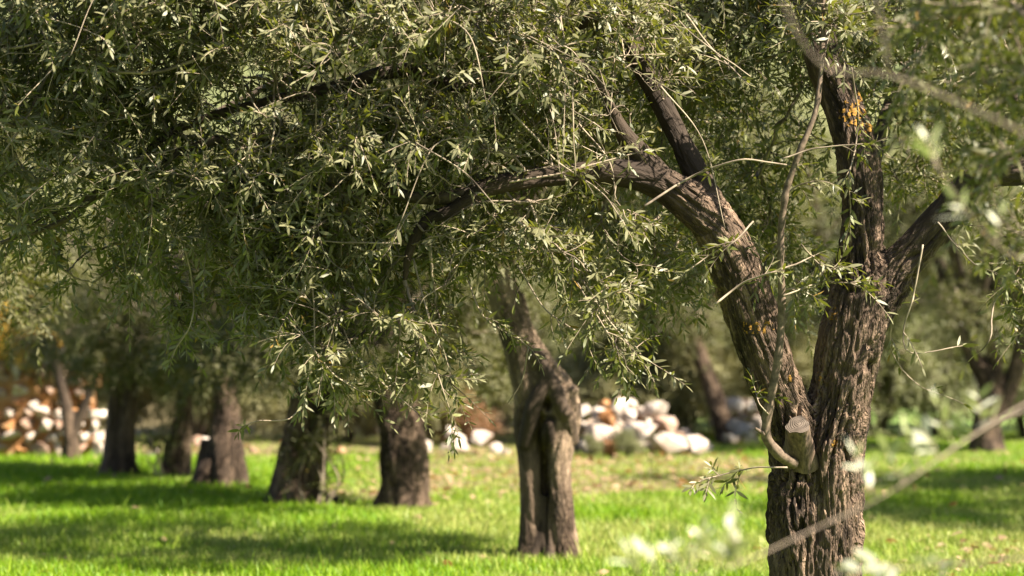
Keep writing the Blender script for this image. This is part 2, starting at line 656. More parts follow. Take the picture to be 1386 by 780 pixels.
# ------------------------------------------------------------------ foliage
def leaf_geometry(pos, axis, nrm, length, width, rnd, fine=True):
    n = len(pos)
    side = np.cross(axis, nrm)
    L, Wd = length[:, None], width[:, None]
    if fine:
        lay = [(0.0, 0.0, 0.0), (0.30, 0.46, -0.01), (0.30, -0.46, -0.01), (0.68, 0.40, -0.045), (0.68, -0.40, -0.045), (1.0, 0.0, -0.13)]
        tri = np.array([[0, 2, 1], [1, 2, 4], [1, 4, 3], [3, 4, 5]])
    else:
        lay = [(0.0, 0.0, 0.0), (0.45, 0.5, -0.02), (0.45, -0.5, -0.02), (1.0, 0.0, -0.10)]
        tri = np.array([[0, 2, 1], [1, 2, 3]])
    k = len(lay)
    V = np.empty((n, k, 3))
    for i, (a, s, b) in enumerate(lay):
        V[:, i] = pos + axis * (a * L) + side * (s * Wd) + nrm * (b * L)
    F = (np.arange(n)[:, None, None] * k + tri[None]).reshape(-1, 3)
    return V.reshape(-1, 3), F, np.repeat(rnd, k)


def sprigs(S, D, L, rng, leaf=0.056, spacing=0.021, droop=0.45, keep=0.9):
    """leafy twig ends: start points, directions, lengths -> twig paths/radii and leaf arrays"""
    n = len(S)
    D = norm(D)
    u = perp(D)
    b = np.cross(D, u)
    th = rng.uniform(0, 2 * np.pi, n)[:, None]
    bend = (np.cos(th) * u + np.sin(th) * b) * rng.uniform(0, 0.35, n)[:, None] - UP * (droop * rng.uniform(-0.5, 1.5, n))[:, None]
    Lc = L[:, None]
    ts = np.linspace(0, 1, 5)
    paths = S[:, None, :] + Lc[:, :, None] * (D[:, None, :] * ts[None, :, None] + bend[:, None, :] * (ts ** 2)[None, :, None])
    radii = (0.0024 - 0.0014 * ts)[None, :] * rng.uniform(0.8, 1.3, n)[:, None]
    K = np.maximum(3, (L / spacing).astype(int))
    kmax = K.max()
    P_, A_, N_, Ln = [], [], [], []
    ph0 = rng.uniform(0, 6.28, n)
    for i in range(kmax):
        on = np.nonzero(i < K)[0]
        t = ((i + 0.9) / (K[on] + 0.3))[:, None]
        p = S[on] + L[on][:, None] * (D[on] * t + bend[on] * t * t)
        tg = norm(D[on] + 2 * bend[on] * t)
        uu = norm(u[on] - tg * np.sum(u[on] * tg, 1, keepdims=True))
        bb = np.cross(tg, uu)
        for sgn in (0, np.pi):
            m = rng.random(len(on)) < keep
            ph = (ph0[on] + i * 1.57 + sgn + rng.normal(0, 0.25, len(on)))[:, None]
            sd = np.cos(ph) * uu + np.sin(ph) * bb
            al = rng.uniform(0.55, 1.1, len(on))[:, None]
            ax = norm(tg * np.cos(al) + sd * np.sin(al) + rng.normal(0, 0.10, (len(on), 3)) - UP * 0.10)
            ref = tg * 0.7 + UP * 0.55 + rng.normal(0, 0.35, (len(on), 3))
            nr = norm(ref - ax * np.sum(ref * ax, 1, keepdims=True))
            size = leaf * rng.uniform(0.62, 1.22, len(on)) * (1 - 0.35 * t[:, 0] ** 3)
            P_.append(p[m]); A_.append(ax[m]); N_.append(nr[m]); Ln.append(size[m])
    tg = norm(D + 2 * bend)
    tip = S + Lc * (D + bend)
    ref = UP + rng.normal(0, 0.4, (n, 3))
    P_.append(tip); A_.append(tg); N_.append(norm(ref - tg * np.sum(ref * tg, 1, keepdims=True))); Ln.append(leaf * rng.uniform(0.6, 0.9, n))
    pos, ax, nr, ln = np.vstack(P_), np.vstack(A_), np.vstack(N_), np.concatenate(Ln)
    wd = ln * rng.uniform(0.18, 0.28, len(ln))
    return paths, radii, (pos, ax, nr, ln, wd, rng.random(len(ln)))


def blobs(rng, defs):
    """attractors in ellipsoids: centre, radii, count"""
    out = []
    for c, r, n in defs:
        v = rng.normal(size=(n, 3))
        v = norm(v) * (rng.random((n, 1)) ** (1 / 2.6))
        out.append(np.asarray(c) + v * np.asarray(r))
    return np.vstack(out)


def grow(rng, chains, attract, m=7, rmin=0.0021):
    """join every attractor to the nearest point of the tree so far; returns branchlet paths and radii"""
    base = np.vstack([c[:, :3] for c in chains])
    bt = np.vstack([norm(np.gradient(c[:, :3], axis=0)) for c in chains])
    brad = np.concatenate([c[:, 3] for c in chains])
    n0 = len(base)
    N = len(attract)
    nodes = np.empty((n0 + N * (m - 1), 3))
    tang = np.empty_like(nodes)
    own = np.full(len(nodes), -1)
    nodes[:n0] = base
    tang[:n0] = bt
    d0 = np.array([((a - base) ** 2).sum(1).min() for a in attract])
    attract = attract[np.argsort(d0)]
    cnt = n0
    paths = np.empty((N, m, 3))
    par = np.full(N, -1)
    t = np.linspace(0, 1, m)[:, None]
    for i, a in enumerate(attract):
        d = a - nodes[:cnt]
        dist = np.sqrt((d * d).sum(1)) + 1e-6
        cosang = (d * tang[:cnt]).sum(1) / dist
        j = (dist * (1.35 - 0.35 * cosang)).argmin()
        p0, dd = nodes[j], dist[j]
        c1 = p0 + (tang[j] * 0.35 + norm(a - p0) * 0.25 + UP * 0.16 + rng.normal(0, 0.13, 3)) * dd
        pa = (1 - t) ** 2 * p0 + 2 * t * (1 - t) * c1 + t * t * a
        pa[1:-1] += rng.normal(0, 0.022 * min(dd, 0.7), (m - 2, 3))
        paths[i] = pa
        par[i] = own[j]
        nodes[cnt:cnt + m - 1] = pa[1:]
        tang[cnt:cnt + m - 1] = norm(np.gradient(pa, axis=0))[1:]
        own[cnt:cnt + m - 1] = i
        cnt += m - 1
    load = np.ones(N)
    for i in range(N - 1, -1, -1):
        if par[i] >= 0:
            load[par[i]] += load[i]
    r0 = np.minimum(rmin * load ** 0.42, 0.022)
    radii = r0[:, None] * (1 - 0.45 * np.linspace(0, 1, m))[None]
    return paths, radii


def dress(rng, paths, per=4.0, length=(0.12, 0.30), leaf=0.056, droop=0.45, keep=0.9, spacing=0.021, veto=None):
    """sprigs along and at the end of every branchlet"""
    n, m, _ = paths.shape
    tg = norm(np.gradient(paths, axis=1))
    S, D = [paths[:, -1]], [tg[:, -1] + rng.normal(0, 0.25, (n, 3))]
    k = rng.poisson(per, n)
    idx = np.repeat(np.arange(n), k)
    at = rng.uniform(0.30, 1.0, len(idx)) * (m - 1)
    lo = np.minimum(at.astype(int), m - 2)
    fr = (at - lo)[:, None]
    S.append(paths[idx, lo] * (1 - fr) + paths[idx, lo + 1] * fr)
    out = norm(rng.normal(size=(len(idx), 3)))
    D.append(tg[idx, lo] * 0.6 + out * 0.85 + UP * 0.32)
    S, D = np.vstack(S), np.vstack(D)
    if veto is not None:
        ok = ~veto(S)
        S, D = S[ok], D[ok]
    L = rng.uniform(length[0], length[1], len(S))
    return sprigs(S, D, L, rng, leaf, spacing, droop, keep)


def join_tubes(parts):
    Vs, Fs, off = [], [], 0
    for v, f in parts:
        Vs.append(v)
        Fs.append(f + off)
        off += len(v)
    return np.vstack(Vs), np.vstack(Fs)


# ================================================================== the near, sharp olive tree
D1 = 9.0
rng = np.random.default_rng(21)
T1 = C(D1, (1066, 945, .22), (1080, 860, .165), (1086, 780, .152), (1086, 700, .152), (1085, 640, .150), (1076, 590, .135), (1054, 530, .118, 8.97), (1029, 455, .115, 8.93), (1007, 385, .112, 8.9), (984, 330, .108, 8.88), (958, 287, .098, 8.86))
T2 = C(D1, (1140, 945, .22), (1120, 860, .165), (1116, 780, .152), (1117, 700, .156), (1119, 640, .160), (1126, 585, .150), (1138, 530, .140), (1150, 465, .145), (1163, 405, .140), (1166, 340, .105), (1167, 270, .096), (1159, 205, .094), (1140, 140, .092, 9.03), (1118, 85, .086, 9.06), (1104, 25, .07, 9.1), (1100, -60, .055, 9.2), (1085, -150, .04, 9.3))
TB = C(D1 + .06, (1100, 945, .25), (1101, 860, .19), (1101, 780, .165), (1101, 700, .165), (1102, 620, .15), (1106, 570, .10))
R3 = C(D1, (1168, 425, .12), (1206, 376, .10), (1247, 330, .082, 8.95), (1284, 285, .072, 8.9), (1318, 247, .064, 8.85), (1352, 234, .058, 8.8), (1372, 232, .066, 8.78), (1400, 228, .058, 8.76), (1470, 190, .05, 8.7), (1560, 110, .042, 8.7), (1620, 0, .03, 8.7))
LL = C(8.86, (965, 300, .098), (925, 266, .085), (880, 242, .070), (830, 233, .058, 8.82), (780, 235, .050, 8.8), (730, 240, .046, 8.76), (690, 246, .044, 8.74), (652, 256, .040, 8.72), (612, 284, .032, 8.7), (575, 300, .026, 8.7), (553, 345, .020, 8.72), (548, 380, .010, 8.74))
LL2 = C(8.72, (640, 262, .036), (600, 268, .030), (540, 262, .027, 8.75), (470, 225, .025, 8.8), (390, 190, .023, 8.85), (290, 190, .020, 8.9), (180, 235, .017, 8.9), (80, 300, .012, 8.9), (0, 330, .008, 8.9))
LU = C(8.9, (985, 330, .09), (962, 275, .066), (932, 212, .054, 8.95), (906, 160, .049, 9.0), (880, 110, .046, 9.05), (858, 68, .046, 9.08), (836, 18, .044, 9.1), (805, -60, .04, 9.1), (740, -130, .036, 9.0), (620, -170, .032, 8.8), (450, -165, .027, 8.7), (280, -120, .021, 8.7), (110, -40, .014, 8.75))
LS = C(8.86, (915, 262, .06), (880, 222, .050), (852, 192, .044, 8.84), (836, 165, .030, 8.82), (818, 125, .020, 8.8), (790, 85, .014, 8.75), (740, 40, .010, 8.7))
LM = C(9.0, (838, 20, .04), (780, 30, .036, 9.05), (700, 80, .034, 9.1), (620, 114, .036, 9.1), (545, 95, .034, 9.05), (450, 118, .028, 9.0), (350, 140, .022, 9.0), (240, 175, .017, 9.0), (130, 260, .012, 9.0), (30, 310, .007, 9.0))
LB = C(9.1, (905, 160, .04, 9.0), (860, 60, .035, 9.4), (760, -40, .03, 9.8), (600, 20, .024, 10.1), (420, 90, .018, 10.2), (250, 170, .012, 10.1))
RB = C(9.1, (1160, 300, .05, 9.1), (1185, 210, .04, 9.5), (1215, 120, .032, 9.9), (1270, 30, .025, 10.2), (1320, -60, .018, 10.3))
RC = C(9.1, (1104, 20, .05, 9.1), (1040, -40, .035, 9.4), (980, -60, .03, 9.8), (920, 10, .02, 10.2))
RD = C(8.75, (1400, 226, .045), (1380, 140, .03, 8.9), (1330, 60, .022, 9.1), (1260, 0, .015, 9.2))
tree = thing('olive_tree', 'sharp olive tree with forked rugged trunk, orange lichen and a sawn stub', 'tree', P(1101, 927, D1) * [1, 1, 0], 'olive trees of the grove')
bm_, cs_main, TV, TF = bark_mesh('trunk', [T1, T2, TB, R3, LL, LU, LS], 0.0052, 0.0195, smooth=5,
                                 dents=[(P(1092, 600, 8.8), (.05, .12, .05), .03), (P(1165, 345, 8.9), (.012, .1, .05), .02),
                                        (P(1180, 495, 8.87), (.022, .1, .026), .03), (P(1178, 468, 8.87), (.018, .1, .020), .02),
                                        (P(1102, 668, 8.86), (.03, .1, .06), .02), (P(1078, 640, 8.85), (.03, .1, .03), .03),
                                        (P(1112, 440, 8.9), (.02, .1, .05), -.02), (P(1118, 605, 8.82), (.05, .1, .05), -.02)])
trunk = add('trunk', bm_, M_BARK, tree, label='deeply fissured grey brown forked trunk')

extra = [spline(c, 0.05) for c in (LL2, LM, LB, RB, RC, RD)]
v, f = join_tubes([tube(np.column_stack([c[:, :3] + 0.012 * np.stack([noise(c[:, :3] * 7 + 3), noise(c[:, :3] * 7 + 9), noise(c[:, :3] * 7 + 21)], 1), c[:, 3] * (1 + 0.25 * noise(c[:, :3] * 13))]), 10) for c in extra])
add('branches', mesh_np('branches', v, f, None, True), M_LIMB, tree)


def B(px, py, d, rx, ry, rz, n):
    return (P(px, py, d), (rx, ry, rz), n)


att = blobs(rng, [
    B(40, 60, 8.8, .75, .7, .50, 150), B(60, 210, 8.9, .6, .6, .38, 100), B(250, 60, 8.8, .75, .7, .42, 150), B(300, 210, 8.9, .70, .7, .40, 150),
    B(520, 50, 8.7, .75, .7, .42, 170), B(520, 210, 8.8, .60, .6, .36, 130), B(720, 60, 8.7, .65, .6, .42, 150), B(700, 200, 8.9, .55, .5, .32, 90),
    B(470, 310, 8.8, .45, .45, .26, 66), B(330, 300, 8.9, .45, .45, .24, 50), B(600, 320, 8.8, .42, .42, .20, 36), B(770, 320, 8.9, .42, .42, .20, 36), B(1112, 35, 8.75, .22, .2, .14, 16),
    B(820, 100, 9.2, .45, .5, .40, 70), B(960, 60, 9.6, .60, .5, .45, 110), B(900, 330, 9.6, .35, .4, .40, 40),
    B(1000, 230, 10.2, .50, .45, .45, 70), B(1060, 360, 10.4, .35, .35, .30, 30), B(1130, 20, 9.8, .55, .55, .40, 80), B(1260, 60, 9.6, .55, .6, .45, 90),
    B(1270, 190, 10.2, .40, .45, .40, 45), B(1380, 90, 9.2, .50, .6, .55, 70), B(1400, 330, 9.6, .32, .4, .38, 22), B(1500, 60, 8.8, .6, .7, .6, 60),
    B(200, -140, 8.8, .9, .7, .42, 120), B(470, -190, 8.8, .9, .7, .42, 120), B(760, -190, 9.0, .8, .7, .42, 95), B(1040, -190, 9.4, .8, .7, .42, 80), B(1320, -170, 9.2, .8, .7, .45, 75),
    B(-150, 80, 8.9, .6, .6, .6, 80), B(330, -210, 8.35, .85, .45, .36, 90), B(80, -170, 8.4, .7, .45, .34, 60), B(180, -40, 8.2, .6, .3, .22, 30),  # upper clumps lie out of frame, added to shade the left foliage
    B(400, 420, 8.75, .34, .3, .24, 34), B(545, 410, 8.8, .32, .3, .24, 32), B(570, 490, 8.85, .18, .16, .14, 8), B(470, 480, 8.8, .22, .2, .14, 9), B(290, 390, 9.2, .34, .3, .24, 26), B(120, 330, 9.6, .5, .4, .26, 40),
    B(815, 405, 8.8, .26, .26, .18, 15), B(850, 470, 8.75, .12, .12, .08, 3), B(440, 490, 8.75, .14, .14, .08, 2),
])
att = att[att[:, 2] > 0.9]
allc = cs_main[3:] + [cs_main[1][60:]] + extra
paths, radii = grow(rng, allc, att)
pv, pf = tubes_batch(paths, radii, 5)
SEEN = [(cs_main[4], 26), (cs_main[5][:30], 22), (cs_main[1][40:], 34), (cs_main[0][18:], 48), (cs_main[3], 26), (extra[1][16:40], 16), (cs_main[6][:14], 20)]


def bare(S):
    """the light pruned side of the big limbs carries no sprays"""
    out = np.zeros(len(S), bool)
    sx = CX + S[:, 0] / S[:, 1] * FPX
    sy = HORIZON - (S[:, 2] - CAMH) / S[:, 1] * FPX
    for c, w in SEEN:
        cx = CX + c[:, 0] / c[:, 1] * FPX
        cy = HORIZON - (c[:, 2] - CAMH) / c[:, 1] * FPX
        d2 = (sx[:, None] - cx) ** 2 + (sy[:, None] - cy) ** 2
        j = d2.argmin(1)
        out |= (np.sqrt(d2.min(1)) < w + 22) & (S[:, 1] < c[j, 1] + .05) & (cy[j] > 70)
    out |= (sx > 625) & (sx < 740) & (sy > 345) & (sy < 600)
    return out & (rng.random(len(S)) < .9)


sp, sr, lv = dress(rng, paths, 3.5, (0.09, 0.24), 0.062, 0.28, 0.84, 0.023, bare)
tv, tf = tubes_batch(sp, sr, 3)
v, f = join_tubes([(pv, pf), (tv, tf)])
add('twigs', mesh_np('twigs', v, f, None, True), M_TWIG, tree, kind='stuff', label='pale thin arching twigs of the crown')

# hand-placed sprays and bare shoots that the photograph shows one by one (px, py, d) with leaf density
SPRAYS = [
    ([(776, 90), (776, 160), (779, 238)], 8.45, 0, .0045), ([(690, 247), (752, 236), (820, 218), (858, 208)], 8.55, 5, .005),
    ([(872, 278), (930, 243), (1000, 217), (1066, 223)], 8.6, 2, .0055), ([(106, 2), (76, 75), (50, 125), (30, 165), (4, 207)], 8.5, 0, .007),
    ([(-10, 66), (34, 60), (72, 52)], 8.5, 0, .006), ([(300, 62), (248, 86), (196, 97), (120, 96)], 8.5, 1, .009), ([(375, 70), (370, 125), (371, 165), (364, 215)], 8.5, 0, .0055),
    ([(98, 208), (130, 231), (180, 216), (238, 200)], 8.5, 1, .0055), ([(446, 195), (430, 260), (425, 310), (404, 358), (384, 374)], 8.5, 2, .0055),
    ([(540, 330), (420, 325), (360, 312)], 8.5, 4, .004), ([(968, 412), (1005, 383), (1050, 368), (1090, 352)], 8.5, 3, .005),
    ([(1066, 632), (1020, 633), (985, 640), (948, 650)], 8.7, 6, .004), ([(1060, 400), (1105, 385), (1150, 382), (1166, 385)], 8.6, 6, .004),
    ([(1155, 90), (1162, 170), (1150, 240), (1152, 285)], 8.6, 7, .004), ([(1060, 215), (1110, 200), (1170, 195)], 8.6, 2, .004),
    ([(930, 20), (960, 60), (1000, 100)], 8.7, 1, .005), ([(900, 10), (950, 55), (1018, 102)], 8.6, 0, .004), ([(640, 330), (620, 360), (600, 395)], 8.6, 0, .004),
    ([(700, 300), (760, 340), (815, 420), (870, 492)], 8.6, 7, .005), ([(780, 380), (815, 440), (842, 480), (850, 510)], 8.6, 8, .004), ([(700, 360), (740, 420), (800, 460), (830, 475)], 8.65, 8, .004),
    ([(560, 350), (580, 430), (600, 470), (607, 500)], 8.7, 3, .004), ([(548, 375), (570, 450), (605, 540), (612, 578)], 8.7, 6, .004), ([(420, 350), (425, 470), (400, 560), (350, 570), (335, 575)], 8.6, 7, .004),
    ([(380, 420), (430, 480), (455, 510), (480, 522)], 8.6, 6, .004), ([(450, 400), (480, 480), (520, 520), (560, 556)], 8.7, 6, .004), ([(250, 330), (262, 400), (258, 440), (240, 470)], 8.8, 4, .004),
    ([(715, 470), (708, 510), (688, 545)], 8.8, 0, .004), ([(630, 370), (655, 430), (690, 450), (715, 470)], 8.8, 5, .004), ([(1250, 330), (1236, 400), (1222, 450), (1232, 478), (1290, 470)], 8.75, 2, .004), ([(1225, 345), (1215, 400), (1205, 470), (1240, 520), (1290, 540)], 9.6, 4, .004),
    ([(500, 150), (580, 170), (600, 185)], 8.5, 1, .005), ([(600, 240), (560, 280), (530, 330)], 8.5, 3, .004), ([(640, 60), (600, 100), (530, 118), (480, 130)], 8.5, 2, .004),
    ([(270, 30), (230, 40), (150, 45), (112, 40)], 8.5, 3, .004), ([(0, 165), (90, 180), (140, 190)], 8.5, 2, .006), ([(690, 150), (720, 180), (750, 215), (812, 258), (840, 295)], 8.5, 3, .005),
    ([(1020, 300), (990, 330), (960, 345), (940, 360)], 8.6, 7, .004), ([(1085, 330), (1100, 350), (1118, 365), (1135, 362)], 8.55, 7, .004), ([(1375, 380), (1345, 410), (1340, 460), (1310, 490)], 8.6, 0, .004),
    ([(1056, 330), (1042, 345), (1028, 374)], 8.66, 4, .004), ([(1058, 400), (1072, 390), (1096, 398)], 8.69, 4, .004), ([(1064, 262), (1080, 250), (1102, 246)], 8.62, 3, .004), ([(1040, 560), (1028, 548), (1022, 530)], 8.73, 2, .003),
    ([(1270, 300), (1310, 350), (1345, 370)], 8.4, 3, .003), ([(1385, 60), (1300, 110), (1240, 120)], 8.6, 6, .004), ([(1240, 20), (1280, 60), (1290, 130)], 8.6, 6, .004),
]
gen = np.random.default_rng(8)
tubes, S, D, L = [], [], [], []
for pts, d, leaves, r in SPRAYS:
    n = len(pts)
    rows = np.array([[*P(px, py, d + 0.06 * math.sin(i * 1.7 + px)), r * (1 - 0.5 * i / n)] for i, (px, py) in enumerate(pts)])
    c = spline(rows, 0.03)
    c[:, :3] += 0.008 * np.stack([noise(c[:, :3] * 9 + 3), noise(c[:, :3] * 9 + 9), noise(c[:, :3] * 9 + 21)], 1)
    tubes.append(tube(c, 6))
    tg = norm(np.gradient(c[:, :3], axis=0))
    if leaves:
        S.append(c[-1:, :3]); D.append(tg[-1:]); L.append([gen.uniform(.07, .13)])
        for k in range(leaves):
            j = int(gen.uniform(.35, 1) * (len(c) - 1))
            S.append(c[j:j + 1, :3]); D.append(tg[j:j + 1] * 0.8 + gen.normal(0, .45, (1, 3))); L.append([gen.uniform(.06, .15)])
# more bare shoots arching out of the crown
fr = np.nonzero((paths[:, -1, 1] < 8.85) & (paths[:, -1, 2] < 3.1) & (paths[:, -1, 0] < 1.2))[0]
for i in gen.choice(fr, 110, replace=False):
    p0 = paths[i, -2]
    a = gen.uniform(0, 6.28)
    ln0 = gen.uniform(.22, .55)
    dirv = np.array([math.cos(a), -.35 + .3 * gen.normal(), .75 * math.sin(a)])
    dirv /= np.linalg.norm(dirv)
    p1 = p0 + dirv * ln0 * .5 + gen.normal(0, .035, 3)
    p2 = p0 + dirv * ln0 - UP * ln0 * gen.uniform(.05, .5) + gen.normal(0, .03, 3)
    rr = gen.uniform(.0022, .0045)
    if p2[2] < 1.6:
        continue
    tubes.append(tube(spline(np.array([[*p0, rr], [*p1, rr * .75], [*p2, rr * .45]]), .04), 5))
    if gen.random() < .55:
        S.append(p2[None]); D.append((p2 - p1)[None]); L.append([gen.uniform(.05, .11)])
v, f = join_tubes(tubes)
add('shoots', mesh_np('shoots', v, f, None, True), M_TWIG, tree, kind='stuff', label='long bare and leafy shoots hanging in front of the crown')
sp2, sr2, lv2 = sprigs(np.vstack(S), np.vstack(D), np.concatenate(L), gen, 0.062, 0.022, 0.3, 0.92)
v, f = tubes_batch(sp2, sr2, 3)
add('spray_stems', mesh_np('spray_stems', v, f, None, True), M_TWIG, tree, kind='stuff')
lv = tuple(np.concatenate([a, b]) for a, b in zip(lv, lv2))

# the leaves that show largest become objects of their own; the rest is one mass
pos, ax, nr, ln, wd, rd = lv
mid = pos + ax * (ln * 0.5)[:, None]
dd = mid[:, 1]
px = CX + mid[:, 0] / dd * FPX
py = HORIZON - (mid[:, 2] - CAMH) / dd * FPX
view = norm(mid - np.array([0, 0, CAMH]))
area = ln * wd * np.abs((nr * view).sum(1)) / dd ** 2
cell = (px // 50).astype(int) * 1000 + (py // 50).astype(int)
score = area * np.where((px > 0) & (px < 1386) & (py > 0) & (py < 700), 1, 0) * (1 + 3.0 * (8.7 - dd).clip(-.3, 1))
pick = []
per = {}
for i in np.argsort(-score)[:6000]:
    if per.get(cell[i], 0) < 2:
        per[cell[i]] = per.get(cell[i], 0) + 1
        pick.append(i)
    if len(pick) == 300:
        break
rest = np.ones(len(pos), bool)
rest[pick] = False
V, F, R_ = leaf_geometry(pos[rest], ax[rest], nr[rest], ln[rest], wd[rest], rd[rest])
crown = add('crown', mesh_np('crown', V, F, {'rnd': R_}), M_LEAF, tree, kind='stuff', label='dense grey green olive foliage')
N_MAIN = len(pos)


def unit_leaves(mat):
    out = []
    for k in range(8):
        V, F, R_ = leaf_geometry(np.zeros((1, 3)), np.array([[1.0, 0, 0]]), np.array([[0, 0, 1.0]]), np.array([1.0]), np.array([1.0]), np.array([(k + 0.5) / 8]))
        me = mesh_np('leaf', V, F, {'rnd': R_})
        me.materials.append(mat)
        out.append(me)
    return out


UL = unit_leaves(M_LEAF)
ULF = unit_leaves(M_LEAFF)


def leaf_object(me, p, a, n, length, width, parent):
    o = bpy.data.objects.new('leaf', me)
    COL.objects.link(o)
    o.parent = parent
    s = np.cross(a, n)
    o.matrix_parent_inverse = Matrix.Translation(-Vector(parent.location))
    m = Matrix(((a[0] * length, s[0] * -width, n[0] * length, p[0]), (a[1] * length, s[1] * -width, n[1] * length, p[1]), (a[2] * length, s[2] * -width, n[2] * length, p[2]), (0, 0, 0, 1)))
    o.matrix_basis = m
    return o


for i in pick:
    leaf_object(UL[int(rd[i] * 8) % 8], pos[i], ax[i], nr[i], ln[i], wd[i], tree)

# the sprout, the sawn stub, the lichen
spr = np.vstack([C(8.84, (1074, 628, .022), (1058, 618, .023, 8.80), (1042, 602, .023, 8.77), (1036, 585, .021, 8.75), (1042, 545, .018, 8.74), (1054, 480, .017, 8.72), (1058, 400, .0155, 8.7), (1057, 325, .0145, 8.66), (1064, 262, .0135, 8.63), (1084, 203, .0125, 8.6), (1104, 152, .0115, 8.6), (1112, 100, .010, 8.62), (1114, 55, .009, 8.65), (1118, -30, .007, 8.7))])
c = spline(spr, 0.02)
c[:, :3] += 0.007 * np.stack([noise(c[:, :3] * 8 + 3), noise(c[:, :3] * 8 + 9), noise(c[:, :3] * 8 + 21)], 1)
c[:, 3] *= 1 + 0.25 * noise(c[:, :3] * 30) + .22 * np.exp(-((np.arange(len(c)) % 11) - 5.0) ** 2 / 1.2)
v, f = tube(c, 12)
stub_v, stub_f = tube(np.column_stack([np.linspace(P(1037, 590, 8.75), P(1022, 580, 8.72), 5), np.linspace(.012, .006, 5)]), 8)
v, f = join_tubes([(v, f), (stub_v, stub_f)])
add('sprout_stem', mesh_np('sprout_stem', v, f, None, True), simple_bark('sprout_bark', (0.06, 0.04, 0.027), (0.17, 0.12, 0.082)), tree, label='smooth sucker stem rising in a bow from the trunk')

bmx = bmesh.new()
a0, a1 = Vector(P(1084, 622, 8.92)), Vector(P(1080, 576, 8.785))
axis = (a1 - a0).normalized()
u_ = axis.orthogonal().normalized()
w_ = axis.cross(u_)
jit = [random.uniform(-.05, .05) for _ in range(22)]
rings = []
for h, rr in ((0.0, .088), (.3, .068), (.6, .055), (.93, .051), (1.0, .050)):
    ring = []
    for k in range(22):
        t_ = k / 22 * 2 * math.pi
        r_ = rr * (1 + .09 * math.sin(3 * t_ + 1) + .05 * math.sin(7 * t_)) * (1 + jit[k] + random.uniform(-.008, .008))
        ring.append(bmx.verts.new(a0 + (a1 - a0) * h + (u_ * math.cos(t_) + w_ * math.sin(t_)) * r_ + axis * (.006 * math.sin(2 * t_) if h == 1 else 0)))
    rings.append(ring)
for a, b in zip(rings, rings[1:]):
    for k in range(22):
        bmx.faces.new((a[k], a[(k + 1) % 22], b[(k + 1) % 22], b[k]))
cv = bmx.verts.new(a1 + axis * .002)
cap = [bmx.verts.new(v_.co + axis * .0005) for v_ in rings[-1]]
for k in range(22):
    bmx.faces.new((cap[k], cap[(k + 1) % 22], cv)).material_index = 1
for fc in bmx.faces:
    fc.smooth = len(fc.verts) == 4
me = bpy.data.meshes.new('sawn_stub')
bmx.to_mesh(me)
bmx.free()
me.materials.append(M_SAWN)
me.materials.append(M_SAWNFACE)
add('sawn_stub', me, M_SAWN, tree, label='sawn off limb stub on the front of the trunk')

TN = vnormals(TV, TF)


def lichen(px, py, spread, thr):
    """a thin ragged crust that follows the bark where the photograph shows it"""
    c = TV[TF].mean(1)
    d = c[:, 1]
    vx = CX + c[:, 0] / d * FPX
    vy = HORIZON - (c[:, 2] - CAMH) / d * FPX
    e = ((vx - px) / spread[0]) ** 2 + ((vy - py) / spread[1]) ** 2
    near_ = (e < 1) & (TN[TF[:, 0], 1] < -.05)
    nn = noise(c[near_] * 55.0) + .5 * noise(c[near_] * 130.0)
    sel = np.nonzero(near_)[0][nn > thr + .45 * e[near_] ** 1.5]
    if not len(sel):
        return
    f = TF[sel]
    u, inv = np.unique(f, return_inverse=True)
    V = TV[u] + TN[u] * (.0022 + .0012 * noise(TV[u] * 160.0))[:, None]
    add('lichen', mesh_np('lichen', V, inv.reshape(-1, 3), None, True), M_LICHEN, trunk, kind='stuff', label='orange yellow lichen crust on the bark')


for args in ((1155, 152, (22, 20), -.02), (1183, 172, (20, 12), -.05), (1170, 132, (14, 10), .05), (1026, 443, (26, 11), .0), (1128, 425, (7, 11), -.05), (1109, 512, (5, 11), .02),
             (1129, 599, (5, 7), -.15), (1069, 512, (4, 5), -.1)):
    lichen(*args)

